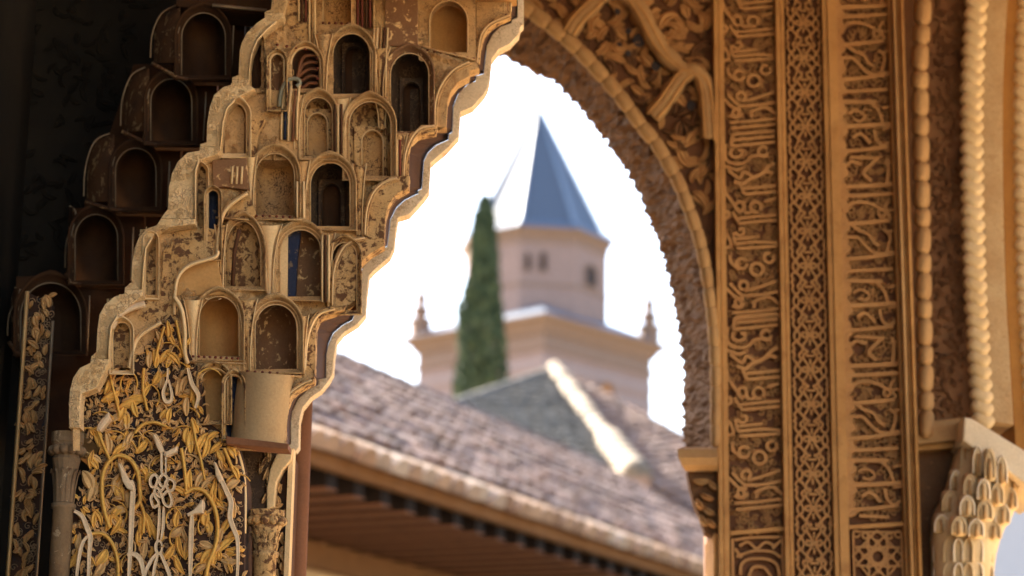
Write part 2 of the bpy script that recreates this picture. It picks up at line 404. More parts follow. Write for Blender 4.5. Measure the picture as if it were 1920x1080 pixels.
obox(roof, 'wall', M_cream, A, ED, EN, H, U_MIN, U_MAX, 1.602, 3.2, -A.z, -.03)
# ridge cap
for k in range(int((U_MAX - U_MIN) / .42)):
    o = link(bpy.data.objects.new('ridge_tile', TILE)); o.parent = roof; o.location = rp(U_MIN + k * .42, V_MAX, .02) - WLOC[roof.name]
    o.rotation_euler = axes_rot(-EN, ED, H); o.scale = (1.2, 1, 1.2)

# ------------------------------------------------------------------ hipped roof behind it
hip = thing('hipped_roof', tuple(P(1100, 900, 43)[:2]) + (0,), 'grey tiled hipped roof with a thick cream mortared hip, below the tower', 'roof')
T0 = P(1040, 698, 47.0); H1 = P(1195, 905, 38.0); L0 = P(832, 768, 43.5); R0c = P(1420, 885, 50.0)
def face_tiles(name, tri, Vdir, me, mat, keep):
    a, b, c = tri
    nrm = (b - a).cross(c - a).normalized()
    if nrm.z < 0: nrm = -nrm
    V = (Vdir - nrm * Vdir.dot(nrm)).normalized(); U = V.cross(nrm)
    put(name, mesh([a, b, c, a - nrm * .08, b - nrm * .08, c - nrm * .08], [(0, 1, 2), (5, 4, 3), (0, 3, 4, 1), (1, 4, 5, 2), (2, 5, 3, 0)]), mat, hip)
    q = [((p - b).dot(U), (p - b).dot(V)) for p in (a, b, c)]
    us, vs_ = [p[0] for p in q], [p[1] for p in q]; cells = []
    def inn(u, v):
        sg = [(q[(k + 1) % 3][0] - q[k][0]) * (v - q[k][1]) - (q[(k + 1) % 3][1] - q[k][1]) * (u - q[k][0]) for k in range(3)]
        return all(s_ > 0 for s_ in sg) or all(s_ < 0 for s_ in sg)
    v = min(vs_)
    while v < max(vs_):
        u = min(us)
        while u < max(us):
            if inn(u, v) and inn(u, v + .3): cells.append((u, v))
            u += .24
        v += .38
    tile_field(hip, b, U, V, nrm, cells, me, keep)
face_tiles('left_slope', (T0, L0, H1), T0 - L0, TILEG, M_tileg, 160)
def on_plane(px, py, a, b, c):
    n_ = (b - a).cross(c - a); r_ = P(px, py, 10) - CAM; return CAM + r_ * ((a - CAM).dot(n_) / r_.dot(n_))
E1 = on_plane(1500, 1075, T0, H1, R0c)
rv = (T0 - H1) + Vector((-1.5, 0, 0))
face_tiles('right_slope', (T0, H1, E1), rv, TILE, M_tile, 95)
face_tiles('right_upper_slope', (T0, E1, R0c), rv, TILE, M_tile, 40)
hb = MB()
hd = (H1 - T0); n = 20
pts = [T0 + hd * (k / n) for k in range(n + 1)]
for k in range(n):             # lumpy mortared hip, tile by tile
    a, b = pts[k], pts[k + 1]; d = (b - a).normalized(); s = d.cross(H).normalized(); u = s.cross(d)
    if u.z < 0: u = -u
    rr = .17 + .05 * random.random() + (.09 if k > 13 else 0)
    vs, fs = [], []
    for i, (p, q) in enumerate(((a - d * .04, rr), (a.lerp(b, .5), rr * 1.05), (b + d * .05, rr * .9))):
        for j in range(9):
            t = PI * j / 8; vs.append(p + s * q * math.cos(t) + u * (q * math.sin(t) * 1.0 + .06))
    for i in range(2):
        for j in range(8): fs.append((i * 9 + j, i * 9 + j + 1, (i + 1) * 9 + j + 1, (i + 1) * 9 + j))
    fs += [tuple(range(8, -1, -1)), tuple(range(18, 27))]
    put('hip_tile', mesh(vs, fs, True), M_mortar, hip)
for a, b in ((T0, L0),):
    for k in range(9):
        p, q = a.lerp(b, k / 9), a.lerp(b, (k + 1) / 9); d = (q - p).normalized(); s = d.cross(H).normalized()
        vs, fs = [], []
        for pp in (p - d * .03, q + d * .03):
            for j in range(7):
                t = PI * j / 6; vs.append(pp + s * .17 * math.cos(t) + H * (.17 * math.sin(t)))
        for j in range(6): fs.append((j, j + 1, 7 + j + 1, 7 + j))
        fs += [tuple(range(6, -1, -1)), tuple(range(7, 14))]
        put('ridge_tile', mesh(vs, fs, True), M_tileg, hip)
# end face of the hip and the ochre eave strip that runs to the right
e1, e2 = H1 + Vector((0, 0, -.05)), P(1420, 975, 46.0)
dd = (e2 - e1); dd.z = 0; dl = dd.length; dd.normalize(); nn = Vector((-dd.y, dd.x, 0))
vs, fs = box(0, dl, 0, .12, -.45, -.15); put('eave_board', mesh([e1 + dd * v[0] + nn * v[1] + H * v[2] for v in vs], fs), M_fascia, hip)
vs, fs = box(-.22, .22, -.1, .5, -.5, .12); put('hip_end', mesh([H1 + Vector(v) for v in vs], fs), M_stone, hip)
vs, fs = box(-4.5, dl, .13, 5, -e1.z, -.5); put('wall', mesh([e1 + dd * v[0] + nn * v[1] + H * v[2] for v in vs], fs), M_cream, hip)

# ------------------------------------------------------------------ church tower
TC = P(1004, 600, 70.0); tz = lambda py, dy=0: P(1004, py, 70.0 + dy).z
tower = thing('church_tower', (TC.x, TC.y, 0), 'pale brick tower with octagonal drum and blue slate spire', 'tower')
sp = pxm(70.0); hd_ = 4.45
c = (TC.x, TC.y, 0)
zc = tz(640); rot = 0.5 + 0.02
def square(name, r, z0, z1, mat, r1=None, root=tower, n=4, ax=None):
    ax = (0.53 if ax is None else ax) * 1.0
    return put(name, mesh(*lathe((c[0], c[1], 0), [(r, z0), (r1 or r, z1)], n, ax)), mat, root)
# square shaft turned with one corner towards the camera
ang0 = -PI / 2 + 0.06
def ring(r, z, n=4, a0=ang0): return [Vector((c[0] + r * math.cos(a0 + 2 * PI * k / n), c[1] + r * math.sin(a0 + 2 * PI * k / n), z)) for k in range(n)]
def prism(name, mat, profile, n=4, a0=ang0, root=tower):
    vs, fs = [], []
    for r, z in profile: vs += ring(r, z, n, a0)
    for i in range(len(profile) - 1):
        for k in range(n): fs.append((i * n + k, i * n + (k + 1) % n, (i + 1) * n + (k + 1) % n, (i + 1) * n + k))
    fs += [tuple(range(n - 1, -1, -1)), tuple((len(profile) - 1) * n + k for k in range(n))]
    return put(name, mesh(vs, fs), mat, root)
R_S = 3.92
zt = zc - .1
prism('shaft', M_brick, [(R_S, 0), (R_S, zt - 1.0)])
prism('brick_course', M_stone, [(R_S + .09, zt - 1.0), (R_S + .09, zt - .86), (R_S + .01, zt - .85), (R_S + .01, zt - .45)])
prism('cornice', M_stone, [(R_S + .12, zt - .449), (R_S + .25, zt - .25), (R_S + .55, zt - .06), (R_S + .6, zt + .06)])
prism('cornice_roof', M_slate, [(R_S + .58, zt + .061), (2.6, zt + .75)])
for k in range(8): prism('stone_band', M_band, [(R_S + .02, zt - 1.55 - k * .6), (R_S + .02, zt - 1.32 - k * .6)])
a8 = -PI / 2 + PI / 8 + .16
RD = 2.46
z0, z1 = zt + .30, tz(462)
prism('drum', M_brick, [(RD, z0), (RD, z1 - .5)], 8, a8)
prism('drum_cornice', M_stone, [(RD + .03, z1 - .499), (RD + .05, z1 - .25), (RD + .2, z1 - .1), (RD + .22, z1)], 8, a8)
prism('drum_band', M_stone, [(RD + .03, z0 + 1.15), (RD + .03, z0 + 1.25)], 8, a8)
za = tz(200)
prism('spire', M_slate, [(RD + .24, z1 + .002), (RD * .93, z1 + .35), (.05, za)], 8, a8)
for k in range(8):
    a = a8 + 2 * PI * k / 8; d = Vector((math.cos(a), math.sin(a), 0))
    p, q = Vector((c[0], c[1], z1 + .02)) + d * (RD + .25), Vector((c[0], c[1], za)) + d * .05
    mid = Vector((c[0], c[1], z1 + .37)) + d * RD * .94; s = Vector((-d.y, d.x, 0)) * .10; o_ = d * .05 + H * .03
    vs = [p - s, p + s, p + o_, mid - s, mid + s, mid + o_, q - s * .3, q + s * .3, q + o_ * .5]
    put('hip', mesh(vs, [(0, 2, 5, 3), (2, 1, 4, 5), (3, 5, 8, 6), (5, 4, 7, 8), (0, 1, 2), (6, 8, 7)]), M_lead, tower)
put('finial', mesh(*lathe((c[0], c[1], 0), [(.10, za - .3), (.07, za), (.17, za + .15), (.05, za + .3), (.04, za + 1.1), (.01, za + 1.4)], 8), True), M_slate, tower)
# openings of the drum
def opening(px, py, wpx, hpx, face_r, a, root=tower, dark=M_void):
    d = Vector((math.cos(a), math.sin(a), 0)); s = Vector((-d.y, d.x, 0))
    base = Vector((c[0], c[1], P(px, py, 70 - face_r).z)) + d * face_r
    r = P(px, py, base.y) - base; off = r.dot(s) / max(.2, s.length)
    hw, hh = wpx * sp / 2 / max(.35, abs(s.x)), hpx * sp / 2
    pl = [(-hw, -hh), (hw, -hh), (hw, hh * .4)] + [(hw * math.cos(t * PI / 6), hh * .4 + hh * .6 * math.sin(t * PI / 6)) for t in range(1, 6)] + [(-hw, hh * .4)]
    o_ = base + s * off
    vs = [o_ + s * x + H * z + d * .012 for x, z in pl] + [o_ + s * x + H * z - d * .1 for x, z in pl]; n = len(pl)
    f = [tuple(range(n))] + [(k, (k + 1) % n, n + (k + 1) % n, n + k) for k in range(n)] + [tuple(range(2 * n - 1, n - 1, -1))]
    win = put('window', mesh(vs, f), dark, root)
    fr = MB(); w2 = [(x * 1.25, z * 1.12) for x, z in pl]
    vs = [o_ + s * x + H * z + d * .07 for x, z in pl] + [o_ + s * x + H * z + d * .07 for x, z in w2] + [o_ + s * x + H * z - d * .02 for x, z in w2] + [o_ + s * x + H * z - d * .02 for x, z in pl]
    put('frame', mesh(vs, [(k, (k + 1) % n, n + (k + 1) % n, n + k) for k in range(n)] + [(n + k, n + (k + 1) % n, 2 * n + (k + 1) % n, 2 * n + k) for k in range(n)] + [(3 * n + k, 3 * n + (k + 1) % n, (k + 1) % n, k) for k in range(n)]), M_stone, win)
ap8 = RD * math.cos(PI / 8)
fa = lambda k: a8 - PI / 8 + k * PI / 4
opening(988, 492, 9, 30, ap8, fa(0)); opening(1018, 490, 11, 34, ap8, fa(0)); opening(1100, 505, 20, 38, ap8, fa(1)); opening(905, 500, 16, 36, ap8, fa(-1))
ap4 = R_S * math.cos(PI / 4)
opening(840, 715, 26, 46, ap4 + .0, ang0 - PI / 4, dark=M_brickor); opening(1155, 725, 20, 40, ap4, ang0 + PI / 4, dark=M_brickor)
# pinnacles on two corners of the cornice
for k, nm in ((3, 'l'), (1, 'r')):
    a = ang0 + 2 * PI * k / 4; q = (c[0] + 3.86 * math.cos(a), c[1] + 3.86 * math.sin(a), zt + .05)
    pin = put('pinnacle', mesh(*lathe(q, [(.36, 0), (.36, .55), (.42, .6), (.42, .68), (.25, .74)], 8), False), M_stone, tower)
    put('obelisk', mesh(*lathe(q, [(.16, .741), (.3, .95), (.3, 1.05), (.14, 1.2), (.23, 1.4), (.12, 1.6), (.05, 3.0)], 8), True), M_stone, pin)

# ------------------------------------------------------------------ cypress
cb = P(897, 800, 52.0); ct = P(909, 378, 52.0)
cyp = thing('cypress_tree', (cb.x, cb.y, 0), 'narrow dark green cypress standing in front of the tower', 'tree')
put('trunk', mesh(*lathe((cb.x, cb.y, 0), [(.28, 0), (.2, 4), (.14, 9), (.03, ct.z - 1)], 8), True), M_trunk, cyp)
cm = MB(); hgt = ct.z - 4.2
for i in range(15000):
    t = random.random() ** 1.15; z = 4.2 + t * hgt
    env = .82 * min(1, (1 - t) ** .6 * 1.32) * (0.72 + .28 * math.sin(min(1, t * 2.2 + .25) * PI / 2)) + .03
    a = random.random() * 2 * PI
    lob = 1 + .12 * math.sin(3 * a + z * 1.3) + .34 * noise.noise(Vector((math.cos(a) * 1.4, math.sin(a) * 1.4, z * .9)))
    r = env * lob * (1 - .55 * random.random() ** 2.2)
    x = cb.x + (ct.x - cb.x) * t + r * math.cos(a); y = cb.y + r * math.sin(a)
    L = random.uniform(.10, .24); W = L * .32; b2 = random.random() * 2 * PI
    d = Vector((math.cos(a) * .35, math.sin(a) * .35, 1)).normalized(); s = Vector((math.cos(b2), math.sin(b2), 0))
    p = Vector((x, y, z)); k = len(cm.v)
    cm.v += [p, p + s * W + d * L * .45, p + d * L, p - s * W + d * L * .45]; cm.f.append((k, k + 1, k + 2, k + 3))
cm.put('crown', M_cyp, cyp)

# ------------------------------------------------------------------ right-hand pier with inscriptions
YW = 6.6
pier = thing('inscribed_pier', (Q(1525, 540, YW).x, YW + .2, 0), 'ochre stucco pier with two carved Arabic inscription bands and a knotwork band between them', 'pier')
def vstrip(name, x0, x1, y0, y1, dY, thick, mat, root=pier, bevel=.002): return plate(name, root, [(x0, y0), (x1, y0), (x1, y1), (x0, y1)], YW + dY, thick, mat, bevel, Q)
vstrip('core', 1342, 1712, -130, 2300, .045, .5, M_field)
for x0, x1, dY in ((1343, 1352, -.012), (1352, 1363, 0.0), (1463, 1472, .0), (1472, 1480, .008), (1553, 1563, .006), (1563, 1581, .0), (1681, 1688, .006)):
    vstrip('border', x0 + .4, x1 - .4, -120, 1200, dY, .05, M_gold)
for x0, x1, dY, mt in ((1688, 1697, -.022, M_bead), (1697, 1703, -.004, M_gold), (1703, 1712, -.014, M_gold)):
    pts = [((x0 + x1) / 2, -120), ((x0 + x1) / 2, 500), ((x0 + x1) / 2, 1200)]
    MB().add(sweep(pts, x1 - x0, .028, YW + .02 + dY, Q, 8)).put('moulding', mt, pier, True)
ZM = 4.32
def zpt(X, Yy, y0): return (1320 + X / ZM, y0 + Yy / ZM)
# --- first band: one turn of the inscription, drawn as strokes, then repeated down the pier
def strokes(lst, wd=6.8, H=.024, Y=YW + .045, M=Q):
    b = MB()
    for s in lst:
        w_ = wd; pts = s
        if isinstance(s, tuple): w_, pts = s
        pp = smooth(pts, 4) if len(pts) > 2 else pts
        b.add(sweep(pp, w_, H, Y, M, 6, prof='flat'))
    return b
def ringp(x, y, r, a0=0, a1=330, ry=None):
    return [(x + r * math.cos(math.radians(a0 + (a1 - a0) * k / 9)), y + (ry or r) * math.sin(math.radians(a0 + (a1 - a0) * k / 9))) for k in range(10)]
Z2 = lambda *p: [zpt(a, b, 240) for a, b in p]
Z4 = lambda *p: [zpt(a, b, 355) for a, b in p]          # same turn seen one repeat lower (345 px)
unit = [
    Z2((255, 62), (420, 45), (595, 30)), Z2((250, 108), (420, 90), (595, 72)), Z2((240, 158), (420, 138), (595, 118)), Z2((250, 62), (240, 110), (238, 160)),
    Z2((190, 140), (183, 230), (215, 285), (300, 300), (360, 280), (400, 240), (470, 228), (540, 235)), Z2((240, 175), (228, 222), (268, 248), (318, 230), (325, 192), (290, 190)),
    ringp(*zpt(497, 198, 240), 9),
    (8.5, Z2((592, 288), (540, 320), (470, 385), (385, 420), (330, 462), (255, 440))), Z2((205, 350), (300, 415), (335, 362), (400, 400)), Z2((185, 318), (270, 350), (330, 330)),
    Z2((470, 385), (530, 360), (575, 375)),
    Z2((330, 500), (470, 485), (605, 472)), Z2((345, 545), (480, 532), (605, 522)), Z2((295, 440), (318, 500), (340, 548)), Z2((180, 480), (190, 540), (260, 640), (300, 700)),
    ringp(*zpt(300, 645, 240), 8.5), ringp(*zpt(430, 648, 240), 10, 60, 400), Z2((395, 690), (340, 690), (330, 600)), Z2((500, 600), (600, 575)),
    Z2((265, 745), (430, 725), (605, 708)), Z2((295, 782), (450, 765), (605, 750)), Z2((240, 685), (262, 730), (300, 782)), Z2((168, 745), (210, 725), (205, 690), (180, 690)),
    Z2((255, 850), (290, 880), (330, 862), (322, 830), (285, 832)), Z2((260, 908), (350, 900), (460, 885)), Z2((262, 950), (430, 930), (605, 935)), Z2((245, 850), (248, 900), (262, 950)), Z2((165, 940), (190, 870), (225, 960), (165, 985)),
    Z2((270, 985), (430, 975), (605, 960)),
]
Z3 = lambda *p: [zpt(a, b, 480) for a, b in p]
unit += [
    Z3((215, 0), (222, 60), (290, 118)), ringp(*zpt(310, 70, 480), 9.5), ringp(*zpt(430, 115, 480), 11.5, 80, 430), ringp(*zpt(530, 20, 480), 9, -40, 290),
    Z3((330, 290), (440, 262), (600, 205)), ringp(*zpt(322, 248, 480), 8, 90, 420), Z3((210, 230), (265, 290), (320, 335)),
    Z3((310, 330), (450, 322), (605, 290)), Z3((180, 270), (240, 330), (300, 380), (285, 430), (225, 410)), ringp(*zpt(290, 385, 480), 8.5), Z3((385, 390), (440, 360), (530, 340), (610, 400)), Z3((400, 430), (410, 380)),
    Z3((225, 470), (420, 455), (615, 430)), Z3((235, 520), (420, 500), (615, 478)),
]
letter_src = None
PER = (635 - 290)
for k in (-2, -1, 0, 1):
    if letter_src is None:
        dy = -1 * PER
        src = [(s[0], [(x, y) for x, y in s[1]]) if isinstance(s, tuple) else s for s in unit]
        letter_src = strokes(src).put('inscription', M_letter, pier)
        base_loc = letter_src.location.copy()
for k in (-1, 1):
    dz = Q(1400, 290 + PER * k, YW).z - Q(1400, 290, YW).z
    o = link(bpy.data.objects.new('inscription', letter_src.data)); o.parent = pier; o.location = base_loc + Vector((0, 0, dz))
# leafy scrolls that fill the field behind the letters
fl = MB(); rnd = random.Random(3)
for k in range(850):
    x, y = rnd.uniform(1366, 1462), rnd.uniform(-70, 1000)
    fl.add(sweep([(x + (1.0 + 5.5 * t) * math.cos(t * 7 + k), y + (1 + 5.5 * t) * math.sin(t * 7 + k)) for t in [q / 9 for q in range(10)]], 3.3, .014, YW + .046, Q, 3))
fl.put('scroll_ground', M_letter, pier, kind='stuff')
# end of the first band: rule, and the square with a knotted star below
MB().add(sweep([(1364, 1002), (1463, 992)], 9, .03, YW + .045, Q, 6, prof='flat')).put('border', M_gold, pier)
st = [[(1368, 1012), (1368, 1100)], [(1459, 1006), (1459, 1100)], [(1372, 1015), (1400, 1010), (1455, 1008)],
      [(1380, 1026), (1396, 1018), (1412, 1030), (1428, 1018), (1446, 1026)], [(1374, 1046), (1400, 1036), (1415, 1034), (1440, 1036), (1455, 1046)],
      [(1382, 1080), (1384, 1060), (1400, 1050), (1430, 1050), (1448, 1060), (1452, 1085)], [(1396, 1085), (1405, 1066), (1425, 1066), (1438, 1085)], [(1440, 1030), (1458, 1012)], [(1372, 1030), (1384, 1048)]]
strokes([(5.5, s) for s in st]).put('star_knot', M_letter, pier)
# --- middle band: chain of knots
def knot_unit(y0):
    cx = 1516.5; L = []
    for sgn in (-1, 1):
        L.append([(cx + sgn * a, y0 + b) for a, b in ((3, 0), (9, 4), (13, 9), (12, 15), (8, 20), (4, 27), (0, 33), (-4, 39), (-8, 46), (-12, 51), (-13, 57), (-9, 61), (-3, 65))])
        L.append([(cx + sgn * a, y0 + b) for a, b in ((16, 2), (21, 8), (17, 15), (22, 22), (28, 30), (29, 38), (24, 45), (19, 38), (20, 30), (26, 22), (31, 14), (29, 6), (34, 0))])
        L.append([(cx + sgn * a, y0 + b) for a, b in ((34, 65), (29, 60), (32, 52), (25, 46), (18, 52), (14, 58), (16, 67))])
        L.append([(cx + sgn * a, y0 + b) for a, b in ((3, 33), (10, 29), (15, 33), (10, 38), (3, 33))])
    L.append([(cx - 8, y0 + 8.5), (cx + 8, y0 + 8.5)])
    L.append([(cx, y0 + 14), (cx, y0 + 24)]); L.append([(cx, y0 + 42), (cx, y0 + 52)])
    return L
kn = strokes([(4.4, s) for s in knot_unit(400)], H=.02, Y=YW + .044).put('knot', M_letter, pier); kl = kn.location.copy()
for k in range(-8, 11):
    if k == 0: continue
    o = link(bpy.data.objects.new('knot', kn.data)); o.parent = pier
    o.location = kl + Vector((0, 0, Q(1516, 400 + 65 * k, YW).z - Q(1516, 400, YW).z))
# --- right band: broad angular letters over leaf scrolls
def kufic(y0):
    L = []
    bars = [(0, -7, 9, 1572, 1680), (52, -9, 9, 1583, 1672), (76, 0, 7, 1578, 1612), (118, -13, 9, 1585, 1680), (140, -6, 8, 1580, 1676), (158, 0, 9, 1584, 1655), (205, -6, 10, 1578, 1680), (252, -10, 8, 1574, 1672), (262, 2, 7, 1600, 1655), (318, -6, 10, 1580, 1680)]
    for y, s, w_, a, b in bars: L.append((w_, [(a, y0 + y), ((a + b) / 2, y0 + y + s * .4), (b, y0 + y + s)]))
    L += [(7, [(1600, y0 + 52), (1612, y0 + 62), (1632, y0 + 70), (1640, y0 + 84), (1652, y0 + 92)]), (7, [(1612, y0 + 76), (1626, y0 + 92), (1640, y0 + 104), (1660, y0 + 106)]),
          (7, [(1590, y0 + 30), (1600, y0 + 14), (1622, y0 + 10), (1645, y0 + 16), (1660, y0 + 26)]), (6, [(1650, y0 + 30), (1657, y0 + 22), (1664, y0 + 30), (1657, y0 + 38), (1650, y0 + 30)]),
          (7, [(1672, y0 + 5), (1664, y0 + 20), (1674, y0 + 40)]), (7, [(1660, y0 + 60), (1672, y0 + 72), (1668, y0 + 92), (1660, y0 + 110)]), (7, [(1640, y0 + 158), (1656, y0 + 172), (1664, y0 + 196)]),
          (6, [(1600, y0 + 180), (1615, y0 + 174), (1630, y0 + 184), (1622, y0 + 194), (1608, y0 + 190)]), (8, [(1655, y0 + 262), (1640, y0 + 275), (1626, y0 + 292), (1640, y0 + 306)]), (7, [(1606, y0 + 226), (1622, y0 + 218), (1640, y0 + 236)]),
          (7, [(1648, y0 + 210), (1652, y0 + 230), (1664, y0 + 240), (1676, y0 + 232)]), (7, [(1594, y0 + 278), (1604, y0 + 270), (1622, y0 + 276)]), (8, [(1670, y0 + 262), (1672, y0 + 290), (1668, y0 + 312)])]
    for k in range(26):
        yy = y0 + k * 13; wob = 5 + 4 * math.sin(k * 2.1)
        L.append((9 + wob, [(1579, yy), (1584 + wob * .8, yy + 6), (1579, yy + 12)]))
    for k in (2, 5, 8, 13, 16, 21, 24): L.append((6, [(1664, y0 + k * 13), (1682, y0 + k * 13 - 3)]))
    return L
for i, y0 in enumerate((-336 + 32, 32, 368, 704)):
    strokes(kufic(y0) if y0 != 704 else [s for s in kufic(y0) if max(p[1] for p in s[1]) < 974], H=.026).put('inscription', M_letter, pier)
fl = MB()
for k in range(850):
    x, y = rnd.uniform(1584, 1680), rnd.uniform(-70, 970)
    fl.add(sweep([(x + (1.2 + 6.5 * t) * math.cos(t * 6 + k), y + (1.2 + 6.5 * t) * math.sin(t * 6 + k)) for t in [q / 9 for q in range(10)]], 3.6, .016, YW + .046, Q, 3))
fl.put('scroll_ground', M_letter, pier, kind='stuff')
MB().add(sweep([(1581, 988), (1681, 980)], 9, .03, YW + .045, Q, 6, prof='flat')).put('border', M_gold, pier)
sq = []; X0_, Y0_ = 1632, 1042
def pg(n_, r, a0, st=1): return [(X0_ + r * math.cos(a0 + 2 * PI * k * st / n_), Y0_ + r * 1.05 * math.sin(a0 + 2 * PI * k * st / n_)) for k in range(n_ + 1)]
def straight(w_, pts):
    for p, q in zip(pts, pts[1:]): sq.append((w_, [p, q]))
for n_, r, a0, st in ((4, 62, PI / 4, 1), (8, 44, PI / 8, 3), (8, 30, 0, 3), (8, 17, 0, 1), (4, 56, 0, 1)): straight(4, [(min(1678, max(1586, x)), max(992, y)) for x, y in pg(n_, r, a0, st)])
for sx_ in (-1, 1): sq.append((4, ringp(X0_ + sx_ * 38, 1000, 6))); sq.append((4, ringp(X0_ + sx_ * 22, 1003, 5)))
strokes(sq, H=.02).put('star_knot', M_letter, pier)

# ------------------------------------------------------------------ the arch left of it: beaded rim, scaly underside, pierced spandrel
CX = [(905, -38), (945, -6), (985, 20), (1035, 56), (1080, 96), (1130, 150), (1165, 192), (1200, 240), (1226, 272), (1250, 312), (1271, 352), (1290, 402), (1306, 448), (1319, 505), (1327, 560), (1334, 620), (1338, 700), (1338, 790), (1338, 838)]
SK = [(830, 62), (890, 88), (935, 104), (975, 124), (1012, 142), (1045, 160), (1067, 185), (1090, 209), (1111, 236), (1133, 264), (1154, 293), (1173, 322), (1190, 353), (1207, 391), (1222, 428), (1235, 462), (1246, 502), (1256, 542), (1264, 586), (1271, 626), (1277, 672), (1280, 715), (1277, 762), (1280, 800), (1284, 838)]
def resample(pts, n):
    pts = smooth(pts, 8); L = [0]
    for a, b in zip(pts, pts[1:]): L.append(L[-1] + math.hypot(b[0] - a[0], b[1] - a[1]))
    out = []; j = 0
    for k in range(n):
        s = L[-1] * k / (n - 1)
        while j < len(L) - 2 and L[j + 1] < s: j += 1
        t = (s - L[j]) / max(1e-6, L[j + 1] - L[j]); out.append((pts[j][0] + (pts[j + 1][0] - pts[j][0]) * t, pts[j][1] + (pts[j + 1][1] - pts[j][1]) * t))
    return out, L[-1]
ga = thing('stucco_arch', tuple(P(1300, 838, YW)[:2]) + (0,), 'brown stucco arch with beaded rim and scaly underside framing the tower', 'arch')
NA, NB = 300, 12
c1, l1 = resample(CX, NA); c2, l2 = resample(SK, NA)
vs, fs = [], []
for i in range(NA):
    s = i / (NA - 1) * l2
    for j in range(NB + 1):
        t = j / NB; x, y = c1[i][0] + (c2[i][0] - c1[i][0]) * t, c1[i][1] + (c2[i][1] - c1[i][1]) * t
        d = Vector((c1[i][0] - c2[i][0], c1[i][1] - c2[i][1])); d.normalize()
        bump = 9 * noise.noise(Vector((s * .045, j * .8, 1.3))) + 8 * noise.noise(Vector((s * .13, j * 1.7, 4.3))) if 0 < j else 0
        if j == NB: bump = (abs(math.sin(s / 23 * PI)) ** .6 - .5) * (6.5 if s < l2 * .62 else 9) + 9 * noise.noise(Vector((s * .1, 3, 0)))
        vs.append(P(x + d.x * bump, y + d.y * bump, YW + .02 + .42 * t))
for i in range(NA - 1):
    for j in range(NB):
        a = i * (NB + 1) + j; fs.append((a, a + 1, a + NB + 2, a + NB + 1))
put('underside', mesh(vs, fs), M_sof, ga)
# a thin return on the far side so that the ring is solid
far = [P(p[0] + 13, p[1] - 7, YW + .45) for p in c2]; outr = [P(p[0] + 60, p[1] - 30, YW + .46) for p in c2]
put('far_face', mesh(far + outr, [(k, k + 1, NA + k + 1, NA + k) for k in range(NA - 1)]), M_sof, ga)
# second, paler rim seen at the crown, on the far edge
MB().add(sweep([(925, 90), (950, 100), (985, 116), (1012, 140)], 12, .02, YW + .44, P, 6)).put('far_rim', M_bead, ga, True)
bp, bl = resample(CX, 400); nb = int(bl / 36)
def bead(x, y, ang, L, W, Y, D, M=P, n=8, k2=8):
    """fat rounded link of a beaded moulding"""
    vs, fs = [], []; ca, sa = math.cos(ang), math.sin(ang)
    for i in range(n + 1):
        t = -1 + 2 * i / n; r = .58 + .42 * max(0, 1 - abs(t) ** 3) ** .5
        for j in range(k2 + 1):
            a = PI * j / k2; o = W / 2 * r * math.cos(a); px, py = x + ca * t * L / 2 - sa * o, y + sa * t * L / 2 + ca * o
            vs.append(M(px, py, Y - D * r * math.sin(a)))
    for i in range(n):
        for j in range(k2):
            a = i * (k2 + 1) + j; fs.append((a, a + 1, a + k2 + 2, a + k2 + 1))
    return mesh(vs, fs, True)
for k in range(nb):
    i = int((k + .5) / nb * 399); a, b = bp[max(0, i - 4)], bp[min(399, i + 4)]
    put('bead', bead(bp[i][0] + 4, bp[i][1] - 3, math.atan2(b[1] - a[1], b[0] - a[0]), 46, 31 - 9 * k / nb, YW + .012, .035), M_bead, ga)
# spandrel
outl = [(c1[k][0], c1[k][1]) for k in range(0, NA, 6)]
spand = thing('carved_spandrel', tuple(P(1300, 300, YW)[:2]) + (0,), 'dark pierced arabesque spandrel crossed by thick lobed ribs, above the beaded arch', 'carving')
plate('ground', spand, [[(900, -130)] + outl + [(1346, 838), (1346, -130)]], YW + .055, .05, M_field, .001)
ribs = [[(1066, 62), (1082, 36), (1106, 12), (1134, -14), (1158, -24)], [(1158, -24), (1186, 2), (1208, 36), (1224, 68), (1243, 98), (1268, 122), (1286, 136)],
        [(1222, 218), (1246, 190), (1262, 166), (1280, 142), (1300, 134), (1318, 150), (1326, 190), (1330, 260)], [(1158, -24), (1180, -60), (1200, -110)], [(1158, -24), (1130, -60)]]
for r in ribs:
    q, ql = resample(r, 40)
    nn_ = max(2, int(ql / 30)); 
    MB().add(sweep(q, 38, .05, YW + .03, P, 8, taper=lambda t, n=nn_: .82 + .18 * abs(math.sin(t * PI * n * .7 + .4)))).put('rib', M_bead, spand, True)
    for sg in (-1, 1):
        MB().add(sweep([(x + sg * 9, y + sg * 4) for x, y in q], 5, .010, YW + .03 - .042, P, 4)).put('rib_fillet', M_gold, spand, True)
rnd = random.Random(11)
def inside(x, y, poly):
    c_ = False; j = len(poly) - 1
    for i in range(len(poly)):
        if (poly[i][1] > y) != (poly[j][1] > y) and x < (poly[j][0] - poly[i][0]) * (y - poly[i][1]) / (poly[j][1] - poly[i][1]) + poly[i][0]: c_ = not c_
        j = i
    return c_
sp_poly = [(930, -120)] + [(x + 18, y - 6) for x, y in outl if y < 700] + [(1334, 700), (1334, -120)]
cnt = 0
for k in range(900):
    x, y = rnd.uniform(960, 1332), rnd.uniform(-50, 500)
    if not inside(x, y, sp_poly) or cnt > 230: continue
    cnt += 1; an = rnd.uniform(0, 360)
    put('leaf', mesh(*leaf(x, y, an, rnd.uniform(28, 50), rnd.uniform(11, 20), YW + .056, rnd.uniform(.014, .036), rnd.uniform(-2.4, 2.4))), M_letter if rnd.random() < .7 else M_sof, spand)
